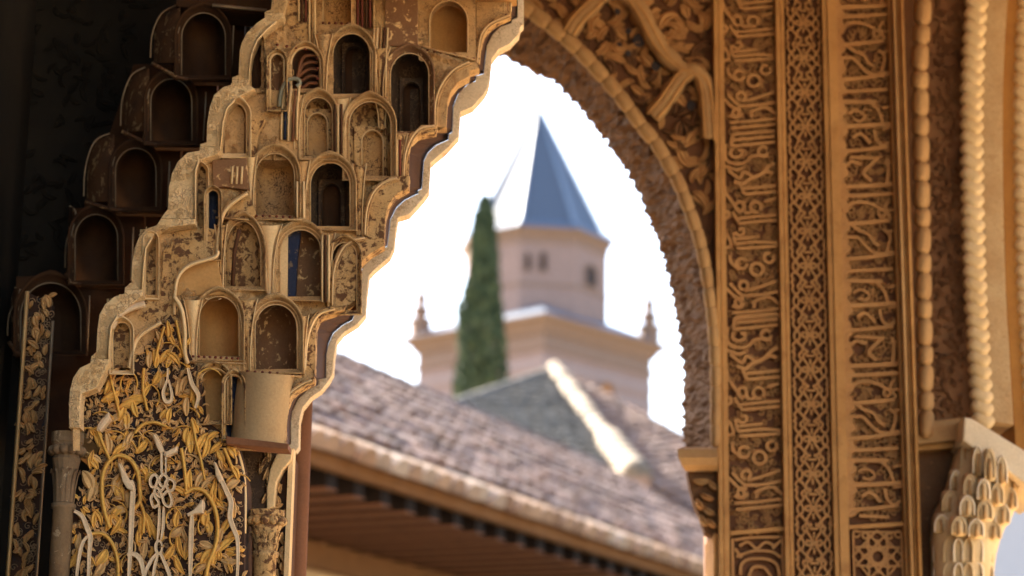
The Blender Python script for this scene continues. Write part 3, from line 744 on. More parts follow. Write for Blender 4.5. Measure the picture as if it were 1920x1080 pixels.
for x, y, r in ((1199, 76, 13), (1158, 22, 6), (1230, 124, 9), (1178, 58, 6), (1296, 198, 9), (1161, 84, 5), (1178, 100, 6)):
    put('pierced_hole', mesh(*leaf(x - r, y, 0, r * 2, r * 2.1, YW + .03, .003, .2)), M_void, spand)
# impost block and corner under the arch foot
imp = thing('arch_impost', tuple(P(1300, 860, YW)[:2]) + (0,), 'tan moulded impost with small carved bracket at the foot of the beaded arch', 'impost')
vs, fs = [], []
for (yy, x0, dy) in ((838, 1284, .0), (842, 1270, -.045), (858, 1272, -.055), (872, 1278, -.04), (884, 1286, 0)):
    for (x, Y) in ((x0, YW + .42), (x0, YW + dy), (1346, YW + dy - .0), (1346, YW + .42)): vs.append(P(x, yy, Y))
for i in range(4):
    for k in range(4): fs.append((i * 4 + k, i * 4 + (k + 1) % 4, i * 4 + 4 + (k + 1) % 4, i * 4 + 4 + k))
fs += [(3, 2, 1, 0), (16, 17, 18, 19)]
put('block', mesh(vs, fs), M_bead, imp)
bk = [(1288, 884), (1346, 884), (1346, 1010), (1322, 1000), (1314, 972), (1302, 946), (1294, 915)]
plate('bracket', imp, [bk], YW + .03, .06, M_sof, .003)
plate('shaft', imp, [(1338, 1000), (1360, 1000), (1368, 2300), (1344, 2300)], YW + .012, .3, M_gold, .003)
for k, (x, y, an, L) in enumerate([(1300, 900, -20, 34), (1312, 925, -40, 32), (1318, 950, -50, 30), (1326, 972, -60, 26), (1328, 900, -60, 30), (1306, 935, -75, 26), (1314, 965, -80, 26)]):
    put('leaf', mesh(*leaf(x, y, an, L, 13, YW + .03, .035, .8)), M_letter if k % 2 else M_bead, imp)

# ------------------------------------------------------------------ arch to the right of the pier
ra = thing('rope_edged_arch', tuple(Q(1780, 540, YW)[:2]) + (0,), 'stucco arch with beaded edge, dark underside and two pale rope mouldings right of the pier', 'arch')
plate('underside', ra, [(1690, -130), (1856, -130), (1832, 180), (1828, 330), (1838, 560), (1846, 700), (1836, 790), (1700, 790)], YW + .12, .3, M_sof2, .002, P)
sc_ = MB(); rnd = random.Random(5)
for k in range(700):
    y = rnd.uniform(-60, 776); x = rnd.uniform(1748, 1812)
    sc_.add(leaf(x, y, rnd.uniform(0, 360), rnd.uniform(8, 15), rnd.uniform(4, 7), YW + .121, .016, rnd.uniform(-2, 2), P, 3))
sc_.put('scales', M_sof2, ra, kind='stuff')
y = -40; k = 0
while y < 780:
    L = 50 if k % 2 else 36; yy = y + L / 2
    xx = 1725 + (0 if yy < 0 else 0) + 8 * (1 - min(1, max(0, yy) / 120)) + 14 * max(0, yy / 780) ** 1.3 - 2
    put('bead', bead(xx, yy, PI / 2 + .02, L + 1, 34 - 4 * (yy / 780), YW + .03, .055), M_bead, ra); y += L; k += 1
def rope(name, f, y0, y1, step, W, Y, D, lean, mat):
    y = y0
    while y < y1:
        x = f(y); put(name, bead(x, y, lean, W, step * 1.5, Y - .03, D), mat, ra); y += step
fx = lambda y: 1812 + 9 * ((y - 220) / 220) ** 2 * (1 if y < 220 else .32) + (1.5 if y > 600 else 0)
rope('rope_strand', lambda y: fx(y) + 10, -40, 800, 23, 42, YW + .1, .045, .62, M_rope)
fb = lambda y: fx(y) + 24
pl = [(fb(y), y) for y in range(-130, 830, 40)]
plate('sandy_band', ra, [pl + [(x + 44, y + 6) for x, y in reversed(pl)]], YW + .09, .5, M_sand, .003)
pl2 = [(x + 44, y) for x, y in pl] + [(fb(830) + 46, 860)]
plate('orange_band', ra, [pl2 + [(x + 30, y + 4) for x, y in reversed(pl2)]], YW + .14, .5, M_orange, .003)
rope('rope_strand', lambda y: fb(y) + 44 + 30 + 9, -40, 860, 24, 44, YW + .2, .05, .7, M_rope)
# ------------------------------------------------------------------ capital and beams on the right
cap = thing('column_capital', tuple(P(1820, 1000, YW)[:2]) + (0,), 'cream carved leaf capital under a slanting pale impost beam at the right edge', 'capital')
plate('impost_beam', cap, [(1712, 792), (1818, 782), (1818, 822), (1712, 834)], YW + .02, .3, M_bead, .006)
plate('impost_shadow_gap', cap, [(1712, 834), (1806, 823), (1800, 838), (1712, 846)], YW + .06, .2, M_gold, .003)
be = [(1808, 782), (1822, 784), (1960, 868), (1960, 936), (1900, 890), (1806, 826)]
plate('slanting_beam', cap, [be], YW - .08, .35, M_marble, .006)
plate('back_panel', cap, [(1712, 834), (1800, 830), (1790, 1000), (1790, 2300), (1712, 2300)], YW + .12, .2, M_sof, .003)
body = [(838, 1800, 1900), (870, 1786, 1918), (905, 1776, 1914), (935, 1768, 1908), (962, 1752, 1898), (985, 1744, 1884), (1010, 1742, 1876), (1040, 1744, 1868), (1090, 1746, 1862), (2300, 1748, 1858)]
vs, fs = [], []; KK = 12
for (y, a, b) in body:
    for k in range(KK + 1):
        t = PI * k / KK; vs.append(P((a + b) / 2 - (b - a) / 2 * math.cos(t), y + (24 if y < 900 else 12) * (k / KK - .5) * (1 if y < 1000 else 0), YW + .12 - .17 * max(0, math.sin(t)) ** .7))
for i in range(len(body) - 1):
    for k in range(KK): a = i * (KK + 1) + k; fs.append((a, a + 1, a + KK + 2, a + KK + 1))
put('bell', mesh(vs, fs, True), M_rope, cap)
rnd = random.Random(9)
for row, (y, a, b, n_, L, W_, sl_) in enumerate(((872, 1800, 1912, 5, 62, 25, 46), (918, 1780, 1908, 5, 46, 30, 40), (952, 1764, 1896, 4, 44, 36, 30), (988, 1750, 1878, 4, 40, 36, 16))):
    for k in range(n_):
        t = (k + .5) / n_; x = a + (b - a) * t; dY = .115 - .18 * max(0, math.sin(PI * t)) ** .7
        yy = y + (t - .5) * sl_
        o = put('leaf', bead(x, yy, PI / 2 + rnd.uniform(-.12, .12), L, W_ * .96, YW + dY, .05, P, 10, 8), M_rope, cap)
        MB().add(sweep(smooth([(x - W_ * .36, yy + L * .4), (x - W_ * .34, yy - L * .1), (x, yy - L * .42), (x + W_ * .34, yy - L * .1), (x + W_ * .36, yy + L * .4)], 4), 5, .016, YW + dY - .034, P, 5)).put('leaf_rim', M_marble if (k + row) % 2 else M_rope, o, True)
        MB().add(sweep([(x, yy + L * .4), (x + rnd.uniform(-2, 2), yy - L * .2)], 7, .012, YW + dY - .044, P, 5)).put('leaf_rib', M_bead, o, True)
for k in range(6):
    t = (k + .5) / 6; x = 1750 + 112 * t; dY = .10 - .15 * max(0, math.sin(PI * t)) ** .7
    for y0_ in (1008, 1054):
        MB().add(sweep(smooth([(x - 8, y0_ + 46), (x - 8, y0_ + 14), (x, y0_ + 2), (x + 8, y0_ + 14), (x + 8, y0_ + 46)], 4), 6, .02, YW + dY, P, 5)).put('loop', M_rope if k % 2 else M_marble, cap, True)
# pale wall far behind, under the right arch
fw = P(1900, 1000, 34.0); fe = P(1990, 1000, 34.0)
wl = thing('pale_wall', (fw.x + 1, 34.5, 0), 'pale lavender rendered wall seen past the capital at the right edge', 'wall')
vs, fs = box(P(1840, 900, 34).x, fe.x + 3, 34.0, 34.6, 0, P(1900, 905, 34).z); put('render', mesh(vs, fs), M_lav, wl)
vs, fs = box(P(1840, 900, 34).x - .1, fe.x + 3.1, 33.9, 34.7, P(1900, 905, 34).z + .001, P(1900, 905, 34).z + .15); put('coping', mesh(vs, fs), M_tile, wl)

# ------------------------------------------------------------------ muqarnas arch in the foreground
def xl(py): return 130 + (830 - py) * 0.46
def D(px, py): return 5.165 - 0.27 * py / 830 + 0.13 * (px - xl(py)) / 430
muq = thing('muqarnas_arch', tuple(P(330, 830, 5.1)[:2]) + (0,), 'sunlit honeycomb arch of pale and brown painted stucco niches stepping up to the right', 'arch')
L_OUT = [(512, -60), (511, -20), (508, 17), (496, 22), (496, 33), (482, 42), (462, 62), (453, 80), (449, 95), (447, 140), (435, 145), (435, 158), (418, 163), (401, 178), (393, 200), (388, 230), (387, 266), (375, 270), (374, 282), (351, 286), (333, 303), (322, 325), (316, 352), (314, 392), (304, 405), (294, 422), (276, 428), (261, 443), (252, 465), (247, 495), (246, 530), (234, 539), (233, 550), (214, 556), (197, 570), (186, 590), (182, 620), (180, 660), (171, 668), (169, 680), (149, 690), (137, 708), (131, 730), (129, 755), (129, 802)]
R_OUT = [(982, -60), (982, 44), (976, 50), (973, 63), (956, 82), (936, 92), (922, 110), (918, 150), (914, 165), (906, 178), (886, 200), (863, 210), (860, 255), (834, 283), (818, 296), (807, 306), (804, 358), (794, 372), (767, 402), (746, 408), (741, 440), (739, 463), (730, 482), (705, 503), (692, 516), (687, 560), (685, 590), (671, 607), (644, 624), (631, 640), (626, 670), (624, 700), (615, 716), (601, 733), (583, 745), (567, 765), (561, 790), (560, 838), (552, 850)]
R_IN = [(971, -60), (970, 33), (960, 37), (959, 43), (939, 50), (923, 65), (913, 85), (910, 110), (907, 138), (893, 142), (892, 152), (874, 160), (858, 178), (850, 200), (848, 248), (842, 251), (841, 262), (818, 272), (802, 287), (795, 302), (791, 354), (784, 357), (784, 363), (759, 375), (743, 390), (732, 412), (729, 440), (726, 462), (719, 464), (718, 472), (700, 482), (685, 492), (676, 512), (674, 583), (665, 588), (661, 600), (642, 610), (625, 625), (616, 645), (612, 665), (611, 709), (597, 711), (596, 722), (578, 730), (559, 748), (548, 770), (545, 790), (545, 832), (538, 836), (537, 845), (518, 862)]
R_B = [(960, -60), (958, 24), (934, 36), (919, 47), (908, 62), (902, 85), (898, 128), (881, 133), (880, 143), (858, 155), (845, 172), (839, 190), (837, 238), (817, 245), (783, 252), (770, 265), (767, 285), (766, 350), (741, 365), (728, 385), (722, 410), (720, 460), (694, 475), (678, 490), (668, 508), (666, 562), (644, 580), (612, 590), (598, 598), (592, 612), (591, 660), (589, 714), (559, 730), (546, 742), (538, 762), (535, 780), (535, 832), (520, 842)]
def by_y(curve, py):
    """x of a stepped profile at height py"""
    for (x0, y0), (x1, y1) in zip(curve, curve[1:]):
        if y0 <= py <= y1: return x0 + (x1 - x0) * ((py - y0) / max(1e-6, y1 - y0))
    return curve[-1][0] if py > curve[-1][1] else curve[0][0]
# solid masonry behind the cells
core = [(x + 6, y) for x, y in L_OUT] + [(150, 860), (500, 860)] + [(x - 12, y) for x, y in reversed(R_B)]
plate('masonry', muq, [core], 5.43, .12, M_tan, .001)
# far edge of the arch: pale scratched band against the sky, cut up tier by tier
def tiers(curve, cuts):
    out, cur = [], []
    for p in curve:
        cur.append(p)
        if p in cuts: out.append(cur); cur = [p]
    out.append(cur); return out
YF = 5.42
M_edge = plaster('bright_toned_edge', (.86, .66, .42), (.80, .58, .34), line=(.36, .21, .10), lamt=.7, lscale=75, bump=.7)  # brighter copy of the pale plaster, light put into the colour
def seg(curve, y0, y1): return [(by_y(curve, y0), y0)] + [p for p in curve if y0 < p[1] < y1] + [(by_y(curve, y1), y1)]
for y0, y1 in ((-60, 43), (43, 148), (148, 257), (257, 360), (360, 467), (467, 590), (590, 715), (715, 846)):
    plate('edge_lobe', muq, [seg(R_OUT, y0, y1) + list(reversed(seg(R_IN, y0, y1)))], YF, .05, M_edge, .0015)
# the brown underside that runs between the cells and that edge
def ribbon(c1, Y1, c2, Y2, n=160, y0=-60, y1=845):
    vs, fs = [], []
    for i in range(n):
        y = y0 + (y1 - y0) * i / (n - 1)
    a, _ = resample(c1, n); b, _ = resample(c2, n)
    for i in range(n):
        ya, yb = (Y1(a[i][0], a[i][1]) if callable(Y1) else Y1), Y2
        vs += [P(a[i][0], a[i][1], ya), P((a[i][0] * 2 + b[i][0]) / 3, (a[i][1] * 2 + b[i][1]) / 3, (ya * 2 + yb) / 3), P((a[i][0] + 2 * b[i][0]) / 3, (a[i][1] + 2 * b[i][1]) / 3, (ya + 2 * yb) / 3), P(b[i][0], b[i][1], yb)]
    for i in range(n - 1):
        for k in range(3): fs.append((i * 4 + k, i * 4 + k + 1, i * 4 + k + 5, i * 4 + k + 4))
    return vs, fs
def ribbon2(c1, c2, Yf, Yb):
    """stepped sheet between two profiles, matched by height"""
    ys = sorted(set([p[1] for p in c1] + [p[1] for p in c2])); ys = [y for y in ys if c1[0][1] <= y <= min(c1[-1][1], c2[-1][1])]
    vs = []; fs = []
    for y in ys:
        a, b = by_y(c1, y), by_y(c2, y)
        vs += [P(a, y, Yf(a, y)), P(b, y, Yb)]
    for i in range(len(ys) - 1): fs.append((2 * i, 2 * i + 1, 2 * i + 3, 2 * i + 2))
    return vs, fs
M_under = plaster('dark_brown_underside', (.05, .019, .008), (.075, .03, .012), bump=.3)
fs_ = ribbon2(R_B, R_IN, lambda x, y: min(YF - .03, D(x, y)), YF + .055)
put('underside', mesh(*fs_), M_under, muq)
# near edge: pale scratched lobes
L_IN = [(546, -60), (544, -20), (530, 34), (518, 40), (500, 55), (482, 75), (472, 98), (468, 125), (466, 158), (478, 166), (440, 187), (425, 203), (418, 228), (413, 280), (408, 288), (372, 302), (366, 320), (366, 420), (330, 424), (300, 430), (285, 445), (273, 465), (269, 500), (266, 545), (268, 553), (240, 576), (220, 592), (208, 612), (205, 640), (203, 680), (198, 692), (180, 728), (153, 738), (150, 760), (150, 802)]
for y0, y1 in ((-60, 24), (24, 150), (150, 275), (275, 410), (410, 543), (543, 673), (673, 802)):
    A1, B1 = seg(L_OUT, y0, y1), seg(L_IN, y0, y1)
    ym = (y0 + y1) / 2
    plate('edge_lobe', muq, [A1 + list(reversed(B1))], D(xl(ym), ym) - .02, .05, M_pale, .002)
for y0, y1 in ((40, 158), (187, 280), (302, 420), (445, 545), (592, 680)):
    q = seg(L_IN, y0, y1); ym = (y0 + y1) / 2
    MB().add(sweep(q, 5, .012, D(xl(ym), ym) - .018, P, 6)).put('lip', M_smoothpale, muq, True)
# ---- cells
OPEN = []
def niche(x0, x1, yt, yb, outer, front=M_moth, back=M_tan, depth=.07, dY=0.0, thick=.03, rims=((3.5, 4.5, .006, None),), hh=None, name='niche', pt=.0, M=P, root=None, Y=None, rimmat=None):
    Y = (D((x0 + x1) / 2, (yt + yb) / 2) if Y is None else Y) + dY
    root = root or muq
    if outer is None or isinstance(outer, (int, float)):
        pd = outer or 12; outer = None
    hole = arch(x0, x1, yt, yb, 9, hh)
    if root is muq: OPEN.append(arch(x0 - 2, x1 + 2, yt - 2, yb + 2, 8, hh))
    if outer is None:              # curved reveal between the hood and the opening
        vs, fs = [], []; prof = ((1.0, .05), (1.0, -.012), (.86, -.016), (.62, -.004), (.38, .006), (.18, .010), (0, .012), (0, .03))
        for q_, dz in prof:
            pts = arch(x0 - pd * q_ * 1.05, x1 + pd * q_ * .95, yt - pd * 1.25 * q_, yb + 9 * q_, 10, hh and hh + pd * q_, pt=.10 * q_)
            vs += [M(x, y + 1.2 * noise.noise(Vector((x * .08, y * .08, 1))), Y + dz + .003 * noise.noise(Vector((x * .06, y * .06, 7)))) for x, y in pts]
        n_ = len(pts)
        for i in range(len(prof) - 1):
            for k in range(n_ - 1): fs.append((i * n_ + k, i * n_ + k + 1, (i + 1) * n_ + k + 1, (i + 1) * n_ + k))
            fs.append(((i + 1) * n_ - 1, i * n_, (i + 1) * n_, (i + 2) * n_ - 1))
        o = put(name, mesh(vs, fs, True), front, root); Y += .012
    else:
        o = plate(name, root, [outer, hole], Y, thick, front, .0015, M)
    vs, fs = recess(x0 - .6, x1 + .6, yt - .6, yb + 2, Y + .004, depth, M, hh=hh)
    put('recess', mesh(vs, fs, True), back, o)
    for off, wd, h, mt in rims:
        a_ = arch(x0 - off, x1 + off, yt - off * 1.1, yb, 12, hh and hh + off * 1.1)
        MB().add(sweep(a_, wd, h, Y, M, 6)).put('rim', mt or rimmat or M_smoothpale, o, True)
    return o, Y
R2 = ((1.0, 2.2, .007, None),)
R3 = ((1.0, 2.2, .007, None), (7.0, 2.4, .012, None))
# tier A
niche(806, 876, 2, 99, [(783, -60), (890, -60), (893, 113), (783, 88)], back=M_tan, depth=.10, rims=R2)
plate('panel', muq, [(722, -60), (783, -60), (783, 90), (722, 84)], D(750, 20) - .012, .06, M_flakyb)
plate('panel', muq, [(893, -60), (962, -60), (958, 26), (925, 38), (905, 62), (898, 112), (893, 112)], D(925, 20) - .012, .05, M_moth)
for x in (946, 952, 958): MB().add(sweep([(x, -60), (x, 22)], 3.4, .01, D(950, 10) - .012, P, 5)).put('fillet', M_red if x == 952 else M_smoothpale, muq, True)
niche(606, 658, -50, 46, [(594, -60), (664, -60), (664, 56), (594, 56)], back=M_tanp, depth=.05, rims=R2)
for x, mt in ((664, M_moth), (670, M_red), (678, M_red), (686, M_brown), (693, M_red), (700, M_moth)):
    MB().add(sweep([(x, -60), (x + 1, 52)], 6.5, .014, D(680, 0) - .001, P, 6)).put('fillet', mt, muq, True)
plate('panel', muq, [(544, -60), (592, -60), (592, 90), (560, 80), (536, 40)], D(565, 20), .08, M_flaky)
for x, mt in ((560, M_smoothpale), (566, M_brown), (573, M_red), (580, M_smoothpale), (586, M_moth), (590, M_smoothpale)): MB().add(sweep([(x, -60), (x, 40 if x < 578 else 92)], 5, .012, D(570, 20), P, 5)).put('fillet', mt, muq, True)
# tier B
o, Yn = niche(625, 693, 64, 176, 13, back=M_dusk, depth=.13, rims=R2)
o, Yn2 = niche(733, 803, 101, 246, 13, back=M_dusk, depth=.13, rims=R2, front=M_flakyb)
niche(646, 682, 88, 176, [(641, 80), (687, 80), (687, 180), (641, 180)], front=M_dusk, back=M_shade, depth=.03, Y=Yn + .10, thick=.012, rims=((1.5, 2.5, .004, M_dusk),))
niche(755, 787, 155, 250, [(749, 146), (793, 146), (793, 252), (749, 252)], front=M_dusk, back=M_shade, depth=.03, Y=Yn2 + .10, thick=.012, rims=((1.5, 2.5, .004, M_dusk),))
for x, mt, wd in ((697, M_smoothpale, 5), (703, M_smoothpale, 7), (710, M_moth, 5), (716, M_brown, 5), (722, M_smoothpale, 4.5)):
    MB().add(sweep([(x + 5, 52), (x + 2, 110), (x, 182)], wd, .018, D(705, 110), P, 6)).put('fillet', mt, muq, True)
# shell half-dome with ribs
o, Y = niche(548, 598, 92, 166, 10, back=M_brown, depth=.05, rims=((3, 5, .008, None),), front=M_moth)
for k in range(5):
    yb_ = 104 + k * 13
    MB().add(sweep(smooth([(556, 152 - k * 2), (566, yb_ + 8), (580, yb_), (596, yb_ + 1)], 5), 6.5, .012, Y + .02, P, 6)).put('shell_rib', M_wood, o, True)
niche(472, 490, 70, 166, 8, back=M_brown, depth=.05, rims=((2, 3, .004, None),), front=M_flaky)
niche(509, 530, 104, 200, 10, back=M_flakyb, depth=.03, rims=((3, 4.5, .008, None),), front=M_flaky, dY=-.03)
# right lobes with mouldings, tier by tier: (outer arc, panel)
def lobe(pts, mats, w0, Yo, panel, pmat):
    Y = D(pts[len(pts) // 2][0], pts[len(pts) // 2][1]) + Yo
    o = plate('lobe', muq, [panel], Y, .05, pmat, .0015)
    sm = smooth(pts, 6)
    for k, mt in enumerate(mats):
        q = [(x + k * w0 * .62, y + k * w0 * .6) for x, y in sm]
        MB().add(sweep(q, w0, .012 - .002 * k, Y, P, 6)).put('moulding', mt, o, True)
    return o
lobe([(815, 236), (817, 190), (830, 155), (852, 130), (880, 116)], (M_smoothpale, M_moth), 5, -.02, [(812, 238), (814, 185), (826, 152), (848, 128), (893, 114), (898, 128), (881, 133), (880, 143), (858, 155), (845, 172), (839, 190), (837, 238)], M_moth)
lobe([(895, 118), (898, 85), (904, 62), (917, 46), (936, 36), (956, 28)], (M_smoothpale, M_moth), 4.5, -.02, [(890, 128), (892, 85), (902, 55), (925, 34), (958, 22), (958, 26), (934, 37), (919, 48), (908, 63), (902, 86), (898, 128)], M_flaky)
lobe([(757, 330), (760, 290), (772, 258), (790, 240), (815, 236)], (M_smoothpale, M_moth), 5, -.02, [(752, 345), (756, 285), (768, 252), (790, 234), (820, 234), (817, 246), (783, 253), (770, 266), (767, 286), (766, 346)], M_flaky)
lobe([(684, 440), (688, 392), (702, 358), (724, 340), (745, 334)], (M_smoothpale, M_moth), 5, -.02, [(678, 455), (682, 390), (698, 350), (730, 330), (768, 330), (766, 351), (741, 366), (728, 386), (722, 411), (720, 455)], M_flaky)
lobe([(623, 575), (626, 510), (640, 470), (660, 452), (684, 446)], (M_smoothpale, M_moth), 5, -.01, [(616, 584), (620, 505), (636, 462), (664, 446), (720, 452), (720, 461), (694, 476), (678, 491), (668, 509), (666, 563), (644, 581)], M_flaky)
lobe([(568, 690), (572, 640), (582, 604), (598, 584), (625, 576)], (M_flaky, M_smoothpale), 5.5, -.01, [(562, 700), (566, 635), (578, 598), (598, 580), (648, 572), (644, 581), (612, 591), (598, 599), (592, 613), (591, 661), (590, 700)], M_flaky)
lobe([(522, 832), (526, 775), (540, 742), (560, 724), (584, 712)], (M_pale, M_flaky), 5.5, -.01, [(514, 838), (518, 775), (534, 736), (560, 716), (590, 706), (589, 715), (559, 731), (546, 743), (538, 763), (535, 781), (535, 832)], M_flaky)
# tier C
plate('panel', muq, [(410, 180), (470, 166), (530, 170), (560, 170), (560, 300), (520, 300), (455, 300), (410, 296)], D(470, 240) + .02, .09, M_moth)
niche(418, 461, 194, 288, 11, back=M_flakyb, depth=.035, rims=R2, front=M_smoothpale, dY=-.01)
plate('panel', muq, [(466, 228), (480, 216), (496, 222), (484, 250), (478, 300), (462, 300)], D(470, 260) - .012, .05, M_flaky)
for x, y0, y1, mt in ((527, 168, 262, M_smoothpale), (534, 150, 262, M_blue), (540, 160, 265, M_smoothpale), (549, 170, 265, M_wood), (556, 150, 262, M_smoothpale), (514, 256, 300, M_moth)):
    MB().add(sweep([(x + 6, y0), (x + 1, (y0 + y1) / 2), (x, y1)], 6, .016, D(540, 210) - .004, P, 6)).put('fillet', mt, muq, True)
MB().add(sweep(smooth([(523, 200), (528, 168), (540, 150), (556, 148), (562, 155), (556, 162)], 5), 8, .016, D(540, 170) - .02, P, 6)).put('volute', plaster('green_grey_paint', (.30, .29, .20), (.24, .21, .13), bump=.4), muq, True)
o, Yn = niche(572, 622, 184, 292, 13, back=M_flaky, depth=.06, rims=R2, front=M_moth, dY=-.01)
niche(578, 612, 214, 290, [(571, 204), (621, 204), (621, 293), (571, 293)], front=M_flaky, back=M_tanp, depth=.02, Y=Yn + .035, thick=.012, rims=((2, 3, .005, None),))
for x, mt in ((628, M_brown), (634, M_smoothpale), (640, M_brown)): MB().add(sweep([(x, 195), (x, 288)], 5, .014, D(634, 250) - .02, P, 6)).put('fillet', mt, muq, True)

o, Yn = niche(655, 732, 192, 330, 13, back=M_flaky, depth=.07, rims=R3, front=M_moth, dY=-.02)
niche(680, 716, 246, 330, [(664, 236), (724, 236), (724, 332), (664, 332)], front=M_flaky, back=M_tanp, depth=.02, Y=Yn + .045, thick=.012, rims=((2, 3, .005, None),))
for x, mt in ((740, M_brown), (745, M_smoothpale), (750, M_red)): MB().add(sweep([(x, 262), (x, 350)], 5, .014, D(745, 300) - .01, P, 6)).put('fillet', mt, muq, True)
# tier D
niche(480, 551, 289, 403, 14, back=M_tanp, depth=.09, rims=R2, front=M_moth)
for x, mt in ((557, M_smoothpale), (563, M_moth), (569, M_smoothpale)): MB().add(sweep([(x, 340), (x, 416)], 5, .014, D(563, 380) - .03, P, 6)).put('fillet', mt, muq, True)
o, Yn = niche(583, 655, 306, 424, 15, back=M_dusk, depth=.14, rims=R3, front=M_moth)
niche(604, 638, 345, 424, [(597, 336), (646, 336), (646, 428), (597, 428)], front=M_dusk, back=M_shade, depth=.03, Y=Yn + .105, thick=.012, rims=((1.5, 2.5, .004, M_dusk),))
plate('panel', muq, [(364, 300), (410, 296), (462, 300), (466, 420), (364, 432)], D(410, 360) + .02, .09, M_flaky)
niche(368, 386, 312, 428, 6, back=M_brown, depth=.06, rims=((2, 2.6, .004, None),), front=M_smoothpale)
niche(390, 409, 358, 480, 8, back=M_blue, depth=.04, rims=((2, 3, .005, None),), front=M_moth, dY=-.025)
MB().add(sweep(smooth([(406, 486), (409, 440), (418, 402), (436, 380), (464, 362)], 6), 9, .018, D(425, 400) - .02, P, 6)).put('moulding', M_smoothpale, muq, True)
plate('panel', muq, [(412, 400), (430, 372), (466, 360), (480, 400), (470, 414), (412, 414)], D(440, 385) - .012, .05, M_flaky)
plate('panel', muq, [(398, 300), (462, 296), (468, 356), (420, 350), (400, 352)], D(430, 330) - .01, .05, M_flakyb)
for x in (436, 445, 454): MB().add(sweep([(x, 312), (x - 2, 345)], 5, .008, D(430, 330) - .01, P, 5)).put('fillet', M_smoothpale, muq, True)
# tier E
niche(423, 488, 416, 537, 12, back=M_flaky, depth=.045, rims=R2, front=M_moth, hh=60)
MB().add(sweep([(449, 430), (440, 470), (436, 536)], 8, .012, D(450, 480) + .012, P, 6)).put('fillet', M_brown, muq, True)
o, Y = niche(526, 602, 432, 556, 15, back=M_flakyb, depth=.07, rims=R3, front=M_moth, dY=-.012)
plate('jamb', o, [(524, 470), (533, 442), (540, 438), (539, 556), (524, 556)], Y + .018, .02, M_smoothpale)
plate('blue_panel', o, [(540, 437), (556, 432), (564, 433), (558, 480), (554, 556), (540, 556)], Y + .022, .02, M_blue)
o, Y = niche(624, 668, 456, 582, 11, back=M_wood, depth=.06, rims=R2, front=M_flaky, dY=-.012)
plate('jamb', o, [(624, 490), (634, 468), (640, 466), (640, 582), (624, 582)], Y + .016, .02, M_smoothpale)
for x, mt in ((604, M_smoothpale), (610, M_brown), (616, M_smoothpale)): MB().add(sweep([(x, 440), (x, 566)], 5, .014, D(610, 500) - .03, P, 6)).put('fillet', mt, muq, True)
plate('panel', muq, [(262, 430), (300, 428), (366, 424), (404, 430), (404, 480), (340, 500), (330, 590), (262, 590)], D(330, 500) + .02, .09, M_flaky)
niche(274, 292, 442, 553, 7, back=M_blue, depth=.05, rims=((2, 3, .005, None),), front=M_smoothpale, dY=-.005)
plate('panel', muq, [(306, 470), (330, 446), (396, 452), (402, 478), (360, 490), (330, 520), (318, 590), (300, 590)], D(340, 480) - .012, .05, M_flaky)
MB().add(sweep(smooth([(326, 590), (328, 545), (336, 515), (358, 496), (402, 482), (408, 470)], 6), 8, .016, D(350, 520) - .02, P, 6)).put('moulding', M_smoothpale, muq, True)
plate('panel', muq, [(330, 520), (345, 502), (406, 486), (420, 552), (330, 556)], D(375, 525) - .004, .05, M_tan)
# tier F
niche(374, 447, 557, 668, 13, back=M_tan, depth=.12, rims=R2, front=M_moth)
niche(479, 556, 572, 692, 15, back=M_flakyb, depth=.12, rims=R3, front=M_moth, dY=-.012)
plate('panel', muq, [(200, 560), (268, 553), (330, 556), (336, 600), (300, 660), (262, 690), (200, 690)], D(260, 620) + .02, .08, M_flaky)
niche(213, 243, 606, 694, 9, back=M_blue, depth=.05, rims=((2, 3.6, .006, None),), front=M_smoothpale, dY=-.005)
MB().add(sweep(smooth([(209, 616), (222, 592), (244, 578), (272, 570)], 6), 13, .014, D(240, 590) - .01, P, 6)).put('moulding', M_script, muq, True)
MB().add(sweep(smooth([(242, 690), (248, 660), (262, 630), (302, 604)], 6), 8, .014, D(260, 640) - .01, P, 6)).put('moulding', M_smoothpale, muq, True)
MB().add(sweep(smooth([(326, 556), (340, 580), (346, 620), (346, 660), (352, 682)], 6), 9, .016, D(340, 620) - .02, P, 6)).put('moulding', M_smoothpale, muq, True)
# tier G
o, Y = niche(380, 424, 694, 788, 12, back=M_tan, depth=.05, rims=((3, 4, .008, None),), front=M_flaky, dY=-.005, hh=20)
vs, fs = [], []
for i in range(9):                       # bulging plain block
    t = i / 8; y = 696 + 134 * t
    for j in range(11):
        s = j / 10; x0, x1 = 448 - 16 * t ** .8, 553 - 20 * t ** .7
        vs.append(P(x0 + (x1 - x0) * s, y + 8 * s, D(500, 760) - .02 - .045 * math.sin(PI * min(1, max(0, s))) ** .8 if 0 < s < 1 else D(500, 760)))
for i in range(8):
    for j in range(10): a = i * 11 + j; fs.append((a, a + 1, a + 12, a + 11))
put('plain_block', mesh(vs, fs, True), plaster('plain_tan_plaster', (.47, .31, .145), (.41, .25, .11), bump=.25), muq)
plate('ledge', muq, [(424, 818), (540, 832), (540, 842), (424, 832)], D(480, 830) - .05, .08, M_wood)
niche(424, 452, 706, 822, 9, back=M_blue, depth=.04, rims=((3, 4, .01, None),), front=M_flaky, dY=-.02)
